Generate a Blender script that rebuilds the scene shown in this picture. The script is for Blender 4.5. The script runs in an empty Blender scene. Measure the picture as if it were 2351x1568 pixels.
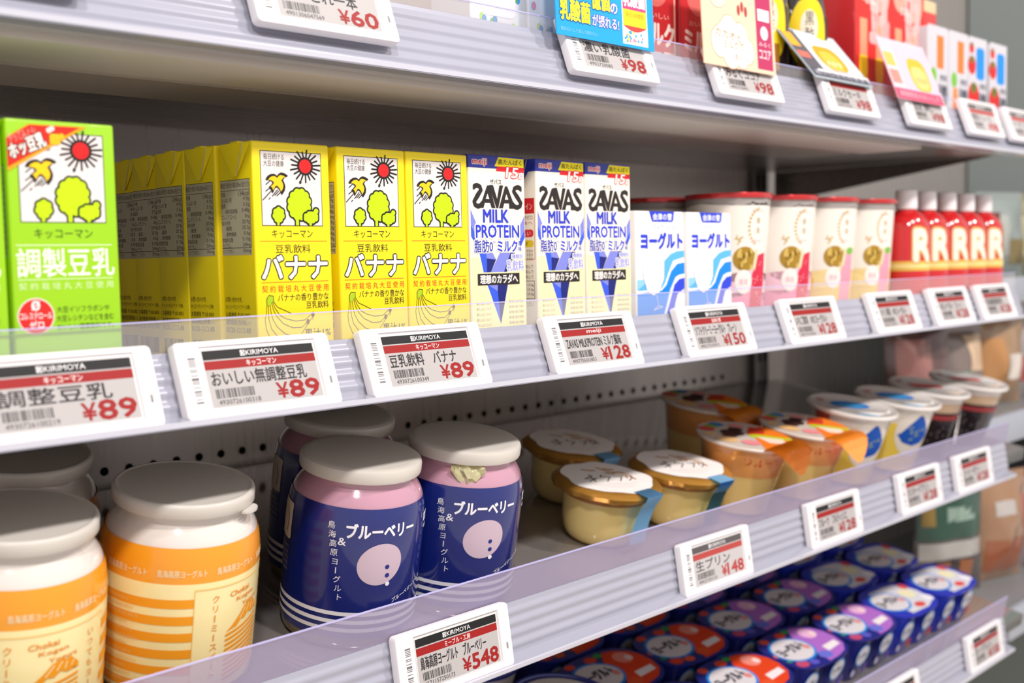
import bpy, bmesh, math, random
from mathutils import Vector, Matrix

scn = bpy.context.scene
COL = scn.collection
random.seed(7)
R = math.radians
PI = math.pi

# ------------------------------------------------------------------ camera
CAM = Vector((0, -0.4873, 1.25))
c_r = Vector((0.69386504, -0.71981039, -0.02059896))
c_u = Vector((0.06440486, 0.03354176, 0.99736))
c_f = Vector((0.71721916, 0.69335991, -0.06963274))
cd = bpy.data.cameras.new('camera')
cam = bpy.data.objects.new('camera', cd)
COL.objects.link(cam)
cam.matrix_world = Matrix(((c_r.x, c_u.x, -c_f.x, CAM.x), (c_r.y, c_u.y, -c_f.y, CAM.y),
                           (c_r.z, c_u.z, -c_f.z, CAM.z), (0, 0, 0, 1)))
cd.sensor_width = 36
cd.lens = 2666.54 / 2351 * 36
cd.clip_start = 0.02
cd.dof.use_dof = True
cd.dof.focus_distance = 0.68
cd.dof.aperture_fstop = 7.2
scn.camera = cam

# ------------------------------------------------------------------ light
scn.view_settings.view_transform = 'Standard'
scn.view_settings.look = 'None'
scn.view_settings.gamma = 1
scn.view_settings.use_curve_mapping = False
scn.view_settings.exposure = 0.0
w = bpy.data.worlds.new('store')
scn.world = w
w.use_nodes = True
bg = w.node_tree.nodes['Background']
bg.inputs[0].default_value = (1.0, 0.94, 0.915, 1)
bg.inputs[1].default_value = 0.74


def lamp(name, loc, target, size, power, col=(1, 0.96, 0.93), shape='DISK', size_y=None):
    l = bpy.data.lights.new(name, 'AREA')
    l.shape = shape
    l.size = size
    if size_y:
        l.size_y = size_y
    l.energy = power
    l.color = col
    o = bpy.data.objects.new(name, l)
    COL.objects.link(o)
    o.location = loc
    o.rotation_euler = (Vector(target) - Vector(loc)).to_track_quat('-Z', 'Y').to_euler()
    return o


for lx in (-0.55, 0.55, 1.65):
    lamp('ceiling_spot', (lx, -1.33, 2.75), (lx * 0.55 + 0.35, 0, 1.2), 0.16, 22)

# ------------------------------------------------------------------ materials
_m = {}


def lin(h):
    h = h.lstrip('#')
    o = []
    for i in (0, 2, 4):
        c = int(h[i:i + 2], 16) / 255
        o.append(c / 12.92 if c <= 0.04045 else ((c + 0.055) / 1.055) ** 2.4)
    return tuple(o)


def mat(h, rough=0.45, metal=0.0, coat=0.0, spec=0.5, noise=0.0, scale=60, name=None, alpha=None, sss=0.0):
    key = (h, rough, metal, coat, spec, noise, scale, alpha, sss)
    if key in _m:
        return _m[key]
    m = bpy.data.materials.new(name or 'paint_' + h)
    m.use_nodes = True
    nt = m.node_tree
    b = nt.nodes['Principled BSDF']
    c = lin(h)
    b.inputs['Base Color'].default_value = (*c, 1)
    b.inputs['Roughness'].default_value = rough
    b.inputs['Metallic'].default_value = metal
    b.inputs['Coat Weight'].default_value = coat
    b.inputs['Coat Roughness'].default_value = 0.06
    b.inputs['Specular IOR Level'].default_value = spec
    if sss:
        b.inputs['Subsurface Weight'].default_value = sss
        b.inputs['Subsurface Radius'].default_value = (0.01, 0.008, 0.005)
        b.inputs['Subsurface Scale'].default_value = 1
    if noise:
        tc = nt.nodes.new('ShaderNodeTexCoord')
        n = nt.nodes.new('ShaderNodeTexNoise')
        n.inputs['Scale'].default_value = scale
        n.inputs['Detail'].default_value = 5
        r = nt.nodes.new('ShaderNodeValToRGB')
        r.color_ramp.elements[0].color = (*[v * (1 - noise) for v in c], 1)
        r.color_ramp.elements[1].color = (*[min(1, v * (1 + noise)) for v in c], 1)
        nt.links.new(tc.outputs['Object'], n.inputs['Vector'])
        nt.links.new(n.outputs['Fac'], r.inputs['Fac'])
        nt.links.new(r.outputs['Color'], b.inputs['Base Color'])
    if alpha is not None:
        b.inputs['Alpha'].default_value = alpha
    _m[key] = m
    return m


def ink(h):
    return mat(h, 0.5, 0, 0, 0.3)


def haze(name, h, cover, rough=0.15):
    """clear plastic sheet with a milky haze that covers a share of what lies behind"""
    m = bpy.data.materials.new(name)
    m.use_nodes = True
    nt = m.node_tree
    b = nt.nodes['Principled BSDF']
    b.inputs['Base Color'].default_value = (*lin(h), 1)
    b.inputs['Roughness'].default_value = rough
    t = nt.nodes.new('ShaderNodeBsdfTransparent')
    mx = nt.nodes.new('ShaderNodeMixShader')
    mx.inputs[0].default_value = cover
    nt.links.new(t.outputs[0], mx.inputs[1])
    nt.links.new(b.outputs[0], mx.inputs[2])
    nt.links.new(mx.outputs[0], nt.nodes['Material Output'].inputs[0])
    return m


def steel(name, h, rough, stretch=(2, 60, 60), amt=0.12, metal=0.85):
    m = bpy.data.materials.new(name)
    m.use_nodes = True
    nt = m.node_tree
    b = nt.nodes['Principled BSDF']
    b.inputs['Base Color'].default_value = (*lin(h), 1)
    b.inputs['Metallic'].default_value = metal
    tc = nt.nodes.new('ShaderNodeTexCoord')
    mp = nt.nodes.new('ShaderNodeMapping')
    mp.inputs['Scale'].default_value = stretch
    n = nt.nodes.new('ShaderNodeTexNoise')
    n.inputs['Scale'].default_value = 6
    n.inputs['Detail'].default_value = 6
    r = nt.nodes.new('ShaderNodeMapRange')
    r.inputs['To Min'].default_value = rough - amt
    r.inputs['To Max'].default_value = rough + amt
    nt.links.new(tc.outputs['Object'], mp.inputs[0])
    nt.links.new(mp.outputs[0], n.inputs['Vector'])
    nt.links.new(n.outputs['Fac'], r.inputs[0])
    nt.links.new(r.outputs[0], b.inputs['Roughness'])
    return m


WHITE_CASE = mat('e8e4e6', 0.38, name='white_plastic_case')
RAIL = mat('a2a2b0', 0.22, coat=0.5, noise=0.05, scale=25, name='clear_grey_rail')
RAIL_RIB = mat('c6c5d0', 0.18, coat=0.6, name='clear_rail_rib')
GUARD = haze('guard_sheet', 'dcd8dc', 0.15)
GUARD_L = haze('guard_sheet_milky', 'aea3c0', 0.48)
GUARD_EDGE = haze('guard_edge_glow', 'c9c4f2', 0.85)
DECK = mat('aaa29e', 0.09, metal=0.6, noise=0.08, scale=12, name='glossy_grey_deck')
UNDER = steel('shelf_underside', '9a928c', 0.3)
BACK = steel('back_panel_steel', 'b6aea9', 0.3, (40, 40, 1.5), metal=0.5)
HOLE = mat('0a0a0a', 0.9, spec=0.05, name='hole_black')
HOUSING = mat('f2e8de', 0.28, metal=0.1, noise=0.05, scale=8, name='beige_metal_housing')


# ------------------------------------------------------------------ mesh builder
def fmap(x0, z0, y0, s=0.001, step=5e-5):
    """mm art on a plane facing -y"""
    return lambda u, v, l: (x0 + u * s, y0 - step * (l + 1), z0 + v * s)


def lmap(x0, z0, yb, s=0.001, step=5e-5):
    """mm art on a plane facing -x; u runs from the back edge yb to the front"""
    return lambda u, v, l: (x0 - step * (l + 1), yb - u * s, z0 + v * s)


def tmap(x0, y0, z0, s=0.001, step=8e-5):
    """mm art on a plane facing up"""
    return lambda u, v, l: (x0 + u * s, y0 + v * s, z0 + step * (l + 1))


def cmap(rf, a0=0.0, s=0.001, step=8e-5):
    """mm art rolled on a turned body with radius rf(z mm) in mm; u is arc length at r=40"""
    def f(u, v, l):
        a = a0 + u / 40.0
        r = rf(v) * s + step * (l + 1)
        return (r * math.sin(a), -r * math.cos(a), v * s)
    return f


class MB:
    def __init__(self):
        self.v, self.f, self.mi, self.sm, self.mats = [], [], [], [], []

    def m(self, m):
        if m not in self.mats:
            self.mats.append(m)
        return self.mats.index(m)

    def add(self, vs, fs, m, smooth=False):
        b = len(self.v)
        self.v += [tuple(p) for p in vs]
        k = self.m(m)
        for f in fs:
            self.f.append([b + i for i in f])
            self.mi.append(k)
            self.sm.append(smooth)
        return self

    def box(self, x0, x1, y0, y1, z0, z1, m, bev=0.0, seg=2, fmat=None, xf=None):
        bm = bmesh.new()
        bmesh.ops.create_cube(bm, size=1)
        for v in bm.verts:
            v.co = Vector((x0 + (v.co.x + .5) * (x1 - x0), y0 + (v.co.y + .5) * (y1 - y0), z0 + (v.co.z + .5) * (z1 - z0)))
        if bev:
            bmesh.ops.bevel(bm, geom=bm.edges[:], offset=bev, segments=seg, affect='EDGES', profile=0.5)
        self.bm(bm, m, bool(bev), fmat, xf)
        return self

    def bm(self, bm, m, smooth=False, fmat=None, xf=None):
        bmesh.ops.recalc_face_normals(bm, faces=bm.faces[:])
        b = len(self.v)
        bm.verts.index_update()
        self.v += [tuple(xf @ v.co) if xf else tuple(v.co) for v in bm.verts]
        for f in bm.faces:
            self.f.append([b + v.index for v in f.verts])
            self.mi.append(self.m(fmat(f) if fmat and fmat(f) else m))
            self.sm.append(smooth)
        bm.free()
        return self

    def lathe(self, prof, m, n=48, mats=None, cap0=True, cap1=True, xf=None, smooth=True, wob=None):
        """prof: [(r, z)] in mm from bottom to top; mats: one material per ring segment"""
        vs, fs = [], []
        for i, (r, z) in enumerate(prof):
            for k in range(n):
                a = 2 * PI * k / n
                rr = r + (wob(i, k) if wob else 0)
                p = Vector((rr * math.sin(a), -rr * math.cos(a), z)) * 0.001
                vs.append(xf @ p if xf else p)
        groups = {}
        for i in range(len(prof) - 1):
            mm = mats[i] if mats and mats[i] else m
            g = groups.setdefault(mm, [])
            for k in range(n):
                k2 = (k + 1) % n
                g.append([i * n + k, i * n + k2, (i + 1) * n + k2, (i + 1) * n + k])
        b = len(self.v)
        self.v += [tuple(p) for p in vs]

        def put(fs, mm):
            q = self.m(mm)
            for f in fs:
                self.f.append([b + j for j in f])
                self.mi.append(q)
                self.sm.append(smooth)
        for mm, g in groups.items():
            put(g, mm)
        if cap0:
            put([[k for k in range(n)][::-1]], mats[0] if mats and mats[0] else m)
        if cap1:
            t = (len(prof) - 1) * n
            put([[t + k for k in range(n)]], mats[-1] if mats and mats[-1] else m)
        return self

    def sweep(self, poly, x0, x1, m, closed=True, mats=None):
        """extrude a (y, z) outline along x"""
        n = len(poly)
        vs = [(x0, y, z) for y, z in poly] + [(x1, y, z) for y, z in poly]
        for i in range(n if closed else n - 1):
            j = (i + 1) % n
            self.add([vs[i], vs[j], vs[n + j], vs[n + i]], [[0, 1, 2, 3]], mats[i] if mats and mats[i] else m)
        if closed:
            self.add(vs[:n], [list(range(n))[::-1]], m)
            self.add(vs[n:], [list(range(n))], m)
        return self

    def tube(self, pts, r, m, n=8):
        pts = [Vector(p) for p in pts]
        vs, fs = [], []
        for i, p in enumerate(pts):
            d = (pts[min(i + 1, len(pts) - 1)] - pts[max(i - 1, 0)]).normalized()
            a = d.orthogonal().normalized()
            if i and abs(d.dot(pa)) < 0.999:
                a = (pa - d * pa.dot(d)).normalized()
            pa = a
            b = d.cross(a)
            for k in range(n):
                t = 2 * PI * k / n
                vs.append(p + (a * math.cos(t) + b * math.sin(t)) * r)
        for i in range(len(pts) - 1):
            for k in range(n):
                k2 = (k + 1) % n
                fs.append([i * n + k, i * n + k2, (i + 1) * n + k2, (i + 1) * n + k])
        fs.append(list(range(n))[::-1])
        fs.append([(len(pts) - 1) * n + k for k in range(n)])
        return self.add(vs, fs, m, True)

    def art(self, a, mp, sub=0, smooth=None):
        a.emit(self, mp, sub, smooth)
        return self

    def build(self, name, parent=None, sharp=35):
        me = bpy.data.meshes.new(name)
        me.from_pydata(self.v, [], self.f)
        for m in self.mats:
            me.materials.append(m)
        me.polygons.foreach_set('material_index', self.mi)
        me.polygons.foreach_set('use_smooth', self.sm)
        me.update()
        if any(self.sm):
            me.set_sharp_from_angle(angle=R(sharp))
        o = bpy.data.objects.new(name, me)
        COL.objects.link(o)
        if parent:
            o.parent = parent
        return o


# ------------------------------------------------------------------ flat artwork
_t = {}


def glyphs(s, bold):
    k = (s, bold)
    if k not in _t:
        c = bpy.data.curves.new('t', 'FONT')
        c.body = s
        c.size = 1
        c.offset = bold
        c.resolution_u = 2
        o = bpy.data.objects.new('t', c)
        COL.objects.link(o)
        dg = bpy.context.evaluated_depsgraph_get()
        me = bpy.data.meshes.new_from_object(o.evaluated_get(dg))
        vs = [(v.co.x, v.co.y) for v in me.vertices]
        fs = [list(p.vertices) for p in me.polygons]
        # keep every face counter-clockwise
        for f in fs:
            ar = sum(vs[f[i]][0] * vs[f[(i + 1) % len(f)]][1] - vs[f[(i + 1) % len(f)]][0] * vs[f[i]][1] for i in range(len(f)))
            if ar < 0:
                f.reverse()
        bpy.data.objects.remove(o)
        bpy.data.curves.remove(c)
        bpy.data.meshes.remove(me)
        _t[k] = (vs, fs)
    return _t[k]


class Art:
    def __init__(self):
        self.s = []

    def poly(self, pts, col, l=0):
        ar = sum(pts[i][0] * pts[(i + 1) % len(pts)][1] - pts[(i + 1) % len(pts)][0] * pts[i][1] for i in range(len(pts)))
        if ar < 0:
            pts = pts[::-1]
        self.s.append((list(pts), [list(range(len(pts)))], col, l))
        return self

    def rect(self, x0, y0, x1, y1, col, l=0):
        return self.poly([(x0, y0), (x1, y0), (x1, y1), (x0, y1)], col, l)

    def rrect(self, x0, y0, x1, y1, r, col, l=0):
        p = []
        for cx, cy, a0 in ((x1 - r, y0 + r, -90), (x1 - r, y1 - r, 0), (x0 + r, y1 - r, 90), (x0 + r, y0 + r, 180)):
            for k in range(5):
                a = R(a0 + k * 22.5)
                p.append((cx + r * math.cos(a), cy + r * math.sin(a)))
        return self.poly(p, col, l)

    def frame(self, x0, y0, x1, y1, t, col, l=0):
        self.rect(x0, y0, x1, y0 + t, col, l).rect(x0, y1 - t, x1, y1, col, l)
        return self.rect(x0, y0 + t, x0 + t, y1 - t, col, l).rect(x1 - t, y0 + t, x1, y1 - t, col, l)

    def disc(self, cx, cy, r, col, l=0, ry=None, n=24, rot=0):
        ry = ry or r
        cr, sr = math.cos(rot), math.sin(rot)
        p = []
        for k in range(n):
            a = 2 * PI * k / n
            x, y = r * math.cos(a), ry * math.sin(a)
            p.append((cx + x * cr - y * sr, cy + x * sr + y * cr))
        return self.poly(p, col, l)

    def line(self, pts, w, col, l=0, cap=True):
        w *= .5
        for (x0, y0), (x1, y1) in zip(pts, pts[1:]):
            d = math.hypot(x1 - x0, y1 - y0) or 1
            nx, ny = -(y1 - y0) / d * w, (x1 - x0) / d * w
            self.poly([(x0 - nx, y0 - ny), (x1 - nx, y1 - ny), (x1 + nx, y1 + ny), (x0 + nx, y0 + ny)], col, l)
        if cap:
            for x, y in pts:
                self.disc(x, y, w, col, l, n=8)
        return self

    def text(self, s, x0, y0, x1, y1, col, l=1, bold=0.0, mirror=False, skew=0.0, slope=0.0, out=None, outw=0.05):
        """lettering fitted to the box x0..x1, y0..y1; out is an outline colour"""
        vs, fs = glyphs(s, 0)
        ax, bx = min(v[0] for v in vs), max(v[0] for v in vs)
        ay, by = min(v[1] for v in vs), max(v[1] for v in vs)
        kx, ky = (x1 - x0) / (bx - ax), (y1 - y0) / (by - ay)

        def tr(vs, fs, c, ll):
            p = []
            for x, y in vs:
                X, Y = x0 + (x - ax) * kx, y0 + (y - ay) * ky
                if mirror:
                    X = x1 + x0 - X
                p.append((X + skew * (Y - y0), Y + slope * (X - x0)))
            self.s.append((p, [f[::-1] for f in fs] if mirror else fs, c, ll))
        def fat(w, n, c, ll):
            for k in range(n):
                dx, dy = w * ky * math.cos(2 * PI * k / n + .4), w * ky * math.sin(2 * PI * k / n + .4)
                self.s.append(([(x + dx, y + dy) for x, y in base], ff, c, ll))
        tr(vs, fs, col, l)
        base, ff = self.s[-1][0], self.s[-1][1]
        if out:
            self.s.pop()
            fat(bold + outw, 9, out, l)
            l += 1
            self.s.append((base, ff, col, l))
        if bold > 0.009:
            fat(bold, 4 if bold < .03 else 6, col, l)
        return self

    def vtext(self, s, x, y, size, pitch, col, l=1, bold=0.0, dx=0.0):
        """vertical lettering: one character under the other from (x, y) down"""
        for i, ch in enumerate(s):
            vs, fs = glyphs(ch, 0)
            cx = x + dx * i
            cy = y - pitch * (i + .5)
            if ch == 'ー':
                self.rect(cx - .06 * size, cy - .4 * size, cx + .06 * size, cy + .4 * size, col, l)
                continue
            self.s.append(([(cx + (vx - .48) * size, cy + (vy - .37) * size) for vx, vy in vs], fs, col, l))
        return self

    def bars(self, x0, y0, x1, y1, col, n=34, seed=1, l=1, vertical=True):
        rnd = random.Random(seed)
        ws = [rnd.choice((1, 1, 2, 3)) for _ in range(n * 2)]
        t = sum(ws)
        p = 0
        for i, q in enumerate(ws):
            if i % 2 == 0:
                a, b = p / t, (p + q) / t
                if vertical:
                    self.rect(x0 + (x1 - x0) * a, y0, x0 + (x1 - x0) * b, y1, col, l)
                else:
                    self.rect(x0, y0 + (y1 - y0) * a, x1, y0 + (y1 - y0) * b, col, l)
            p += q
        return self

    def shift(self, dx, dy, k=1.0):
        a = Art()
        a.s = [([(x * k + dx, y * k + dy) for x, y in vs], fs, c, l) for vs, fs, c, l in self.s]
        return a

    def emit(self, mb, mp, sub=0, smooth=None):
        cnt = {}
        for q in self.s:
            cnt[q[3]] = cnt.get(q[3], 0) + 1
        seen = {}
        for vs, fs, c, l in self.s:
            seen[l] = seen.get(l, 0) + 1          # neighbours in one layer never share a plane
            l = l + 0.75 * seen[l] / (cnt[l] + 1)
            m = ink(c) if isinstance(c, str) else c
            if sub:
                bm = bmesh.new()
                bv = [bm.verts.new((x, y, 0)) for x, y in vs]
                for f in fs:
                    try:
                        bm.faces.new([bv[i] for i in f])
                    except ValueError:
                        pass
                if any(len(f) > 4 for f in fs):
                    bmesh.ops.triangulate(bm, faces=[f for f in bm.faces if len(f.verts) > 4])
                lo, hi = min(x for x, _ in vs), max(x for x, _ in vs)
                k = math.floor(lo / sub) + 1
                while k * sub < hi:
                    bmesh.ops.bisect_plane(bm, geom=bm.verts[:] + bm.edges[:] + bm.faces[:], plane_co=(k * sub, 0, 0), plane_no=(1, 0, 0))
                    k += 1
                lo, hi = min(y for _, y in vs), max(y for _, y in vs)
                k = math.floor(lo / 4) + 1
                while k * 4 < hi:
                    bmesh.ops.bisect_plane(bm, geom=bm.verts[:] + bm.edges[:] + bm.faces[:], plane_co=(0, k * 4, 0), plane_no=(0, 1, 0))
                    k += 1
                bm.verts.index_update()
                vs2 = [(v.co.x, v.co.y) for v in bm.verts]
                fs2 = [[v.index for v in f.verts] for f in bm.faces]
                bm.free()
            else:
                vs2, fs2 = vs, fs
            mb.add([mp(x, y, l) for x, y in vs2], fs2, m, bool(sub) if smooth is None else smooth)


# ------------------------------------------------------------------ scene tree
def tag(o, label, cat, group=None):
    o['label'] = label
    o['category'] = cat
    if group:
        o['group'] = group
    return o


def struct(o):
    o['kind'] = 'structure'
    return o


def thing(name, label, cat, group=None):
    o = bpy.data.objects.new(name, None)
    o.empty_display_size = 0.02
    COL.objects.link(o)
    return tag(o, label, cat, group)


def dup(root, label=None):
    r = root.copy()
    COL.objects.link(r)
    if label:
        r['label'] = label
    for ch in list(root.children):
        c = ch.copy()
        COL.objects.link(c)
        c.parent = r
        for g in list(ch.children):
            d = g.copy()
            COL.objects.link(d)
            d.parent = c
    return r


def place(o, x, y, z, tilt=0.0, rz=0.0):
    o.matrix_world = Matrix.Translation((x, y, z)) @ Matrix.Rotation(tilt, 4, 'X') @ Matrix.Rotation(rz, 4, 'Z')
    return o


# shelves: origin on the deck at the front, tilt towards the shopper
TILT = R(10.9)
SHELF = {'U': (1.376, 0.0), 'M': (1.192, 0.0), 'L': (1.0191, TILT), 'B': (0.8231, TILT)}


def on(o, s, x, y, rz=0.0, up=0.0004):
    """stand a thing on a shelf deck at world x and world depth y"""
    z, t = SHELF[s]
    return place(o, x, y - up * math.sin(t), z + y * math.tan(t) + up * math.cos(t), t, rz)


# ================================================================== the case
XL, XR = -0.45, 1.37
BY = 0.345
mb = MB()
mb.box(-0.6, 2.6, BY + 0.004, BY + 0.05, 0.0, 2.1, BACK)
for z0 in (1.0955, 1.2685, 1.45):        # rows of air holes
    for k in range(-20, 62):
        hx = k * 0.0204 + 0.006
        vs = [(hx + 0.0034 * math.sin(2 * PI * j / 14), BY + 0.0035, z0 + 0.0034 * math.cos(2 * PI * j / 14)) for j in range(14)]
        mb.add(vs, [list(range(14))], HOLE)
wall = struct(mb.build('wall_back'))
mb = MB()
mb.box(-1.5, 3.0, -3.0, 0.5, -0.05, 0.0, mat('e2dbd3', 0.35, noise=0.06, scale=4, name='store_floor'))
struct(mb.build('floor'))

UPR = steel('slotted_upright', '6d6967', 0.35)
for ux, lab in ((1.33, 'grey slotted metal upright on the back panel behind the custard cups'),
                (-0.3, 'grey slotted metal upright on the back panel beyond the left edge')):
    if ux < 0:
        continue
    t = thing('shelf_upright', lab, 'rail')
    place(t, ux, BY, 0)
    m = MB()
    m.box(-0.016, 0.016, -0.006, 0.004, 0.0, 2.1, UPR, 0.001)
    for k in range(44):
        for sx in (-0.007, 0.007):
            z = 0.03 + k * 0.045
            m.add([(sx - .003, -0.0062, z), (sx + .003, -0.0062, z), (sx + .003, -0.0062, z + .02), (sx - .003, -0.0062, z + .02)], [[0, 1, 2, 3]], HOLE)
    m.build('post', t)


def shelf(key, label, xr_rail, low=0.0, guard=0.033, gm=GUARD, rail_z=0.0):
    """deck, price rail, guard sheet and brackets, all in the shelf's own frame"""
    z, tilt = SHELF[key]
    t = thing('display_shelf', label, 'shelf')
    place(t, 0, 0, z, tilt)
    dl = (BY - 0.004) / math.cos(tilt) - (0.004 if tilt else 0)
    m = MB()
    m.box(XL, XR, 0.013, dl, -0.014, 0.0, DECK, 0.0015)
    m.build('deck', t)
    m = MB()
    m.box(XL, XR, 0.02, dl, -0.0165, -0.0142, UNDER)
    m.build('underside_sheet', t)
    # price rail
    tl = R(19.3)
    d = (math.sin(tl), math.cos(tl))
    nn = (-math.cos(tl), math.sin(tl))
    c = (0.0061, 0.0023)

    def q(s, o=0.0):
        return (c[0] + d[0] * s + nn[0] * o, c[1] + d[1] * s + nn[1] * o)
    m = MB()
    sb = -0.0195 - low
    top = q(0.0162)
    front = [q(sb - 0.001), (q(sb)[0] - 0.0085, q(sb)[1] - 0.0002), (q(sb)[0] - 0.0085, q(sb)[1] + 0.0026), q(sb + 0.0045)]
    a0, a1, nw = sb + 0.006, 0.0135, 4 if not low else 5
    for k in range(nw * 10 + 1):
        front.append(q(a0 + (a1 - a0) * k / (nw * 10), 0.00045 * (1 - math.cos(2 * PI * k / 10))))
    front += [q(0.0155), top, (0.0128, top[1]), (0.0128, -0.0145), (0.011, q(sb)[1])]
    m.sweep(front, XL, xr_rail, RAIL)
    r_ = m.build('price_rail', t)
    m = MB()
    m.sweep([(q(sb)[0] - 0.0088, q(sb)[1] + 0.0004), (q(sb)[0] - 0.0088, q(sb)[1] + 0.0030), (q(sb)[0] - 0.0072, q(sb)[1] + 0.0030), (q(sb)[0] - 0.0072, q(sb)[1] + 0.0004)], XL, xr_rail, RAIL_RIB)
    m.build('rail_lip', r_)
    m = MB()
    y0 = 0.0128
    m.box(XL, xr_rail + 0.004, y0 - 0.0013, y0 - 0.0003, top[1] + 0.0002, guard - 0.0006, gm)
    g_ = m.build('guard', t)
    m = MB()
    m.box(XL, xr_rail + 0.004, y0 - 0.0013, y0 - 0.0003, guard - 0.0006, guard, GUARD_EDGE)
    m.build('guard_edge', g_)
    for bx in (-0.3, 1.36):
        m = MB()
        m.sweep([(0.05, -0.017), (dl - 0.004, -0.017), (dl - 0.004, -0.055), (dl - 0.03, -0.055)], bx, bx + 0.003, UNDER)
        m.build('bracket', t)
    return t


SU = shelf('U', 'upper steel shelf with drink cartons and cards clipped to its rail', 1.38, 0.0078, 0.027)
SM = shelf('M', 'middle steel shelf carrying the green and yellow soy milk cartons', 1.325)
SL = shelf('L', 'sloping steel shelf carrying the yogurt jars and pudding cups', 1.292, 0, 0.040, GUARD_L)
SB = shelf('B', 'lowest sloping steel shelf carrying the wide yogurt packs', 1.292, 0, 0.040, GUARD_L)
# beige housing under the upper shelf
m = MB()
m.sweep([(0.016, -0.0262), (0.078, -0.0262), (0.0835, -0.0235), (0.084, -0.017), (0.018, -0.017)], XL, 1.10, HOUSING)
m.build('housing', SU)
m = MB()
m.sweep([(0.092, -0.0250), (0.158, -0.0247), (0.160, -0.017), (0.092, -0.017)], XL, 1.10, mat('c6b9af', 0.3, metal=0.15, name='lamp_tray_metal'))
m.build('housing', SU)

# ================================================================== price tags
RED, BLK, GREY = '961614', '1a181a', 'b2acab'


def screen_art(brand, name, price, code, faded=False, serif=True, nw=1.0):
    k, rd, gy, tx = (BLK, RED, GREY, '2a2627') if not faded else ('565252', 'b0443f', 'bdb8b8', '4b4747')
    a = Art()
    a.rect(0, 0, 64.5, 28.2, gy, 0)
    a.rect(0, 23.6, 64.5, 28.2, k, 1)
    a.rect(0, 18.6, 64.5, 22.9, rd, 1)
    a.frame(21.0, 24.5, 23.6, 27.3, 0.3, 'e8e4e4', 2)
    a.line([(21.4, 24.8), (23.3, 27)], 0.4, 'e8e4e4', 2, False).line([(21.4, 27), (23.3, 24.8)], 0.4, 'e8e4e4', 2, False)
    a.line([(21.8, 24.7), (21.8, 27.1)], 0.5, 'e8e4e4', 2, False)
    a.text('KIRIMOYA', 24.2, 24.6, 43, 27.2, 'f0ecec', 2, 0.0)
    if brand:
        wd = min(24, 2.9 * len(brand))
        a.text(brand, 32 - wd / 2, 19.2, 32 + wd / 2, 22.3, 'f3dedc', 2, 0.01)
    if name:
        a.text(name, 2.2, 10.3, 2.2 + 59 * nw, 17.6, tx, 2, 0.014)
    if code:
        a.bars(3, 4.2, 25, 8.8, '3a3636', 30, len(code) + int(code[-3:]), 1)
        a.text(code, 3.6, 1.0, 27, 3.4, '4a4646', 2)
    if price:
        wd = 9.2 * (len(price) - 1) + 7.2
        if len(price) > 3:
            wd = 29
        x1 = 63
        a.text(price[0], x1 - wd, 1.2, x1 - wd + 6.5, 9.0, RED if not faded else 'b03a36', 2, 0.02)
        a.text(price[1:], x1 - wd + 7.6, 0.9, x1, 9.6, RED if not faded else 'b03a36', 2, 0.03)
    return a


def case_mesh():
    bm = bmesh.new()
    bmesh.ops.create_cube(bm, size=1)
    W_, H_, D_ = 0.09, 0.0387, 0.0056
    for v in bm.verts:
        v.co = Vector((v.co.x * W_ + W_ / 2, v.co.y * D_ + D_ / 2, v.co.z * H_))
    bmesh.ops.bevel(bm, geom=[e for e in bm.edges if abs(e.verts[0].co.y - e.verts[1].co.y) > .001], offset=0.0027, segments=4, affect='EDGES', profile=.5)
    bm.faces.ensure_lookup_table()
    fr = min(bm.faces, key=lambda f: (round(f.calc_center_median().y, 5), -f.calc_area()))
    bmesh.ops.bevel(bm, geom=list(fr.edges), offset=0.0012, segments=2, affect='EDGES', profile=.5)
    fr = max([f for f in bm.faces if abs(f.calc_center_median().y) < 1e-5 and abs(f.normal.y) > .9], key=lambda f: f.calc_area())
    # cut the recess for the screen: ring of faces between the outline and a sunk rectangle
    out = [l.vert for l in fr.loops]
    bm.faces.remove(fr)
    x0, x1, z0, z1 = 0.0128, 0.0808, -0.0158, 0.0165
    n = len(out)
    inner, floor_ = [], []
    cx, cz = W_ / 2, 0
    for v in out:
        px, pz = v.co.x, v.co.z
        ix, iz = min(max(px, x0), x1), min(max(pz, z0), z1)
        inner.append((ix, iz))
    iv = [bm.verts.new((ix, 0.0, iz)) for ix, iz in inner]
    fv = [bm.verts.new((ix + (0.0006 if ix < cx else -0.0006), 0.0011, iz + (0.0006 if iz < 0 else -0.0006))) for ix, iz in inner]
    for i in range(n):
        j = (i + 1) % n
        for A, B in ((out, iv), (iv, fv)):
            if (A[i].co - A[j].co).length < 1e-6 and (B[i].co - B[j].co).length < 1e-6:
                continue
            try:
                bm.faces.new([A[i], A[j], B[j], B[i]])
            except ValueError:
                pass
    bm.faces.new(fv)
    bmesh.ops.remove_doubles(bm, verts=bm.verts[:], dist=1e-6)
    return bm


def make_case(slot=True, seed=3):
    m = MB()
    m.bm(case_mesh(), WHITE_CASE, True)
    a = Art()
    a.bars(5.9, 8.0, 9.9, 31.5, '6f6b6b', 17, seed, 0, False)
    if slot:
        a.rrect(84.6, 11.2, 86.0, 15.2, 0.65, '8d8986', 0)
    m.art(a, fmap(0, -0.01935, 0.0))
    return m


_case = make_case(True, 5)
CASE = None


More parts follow.
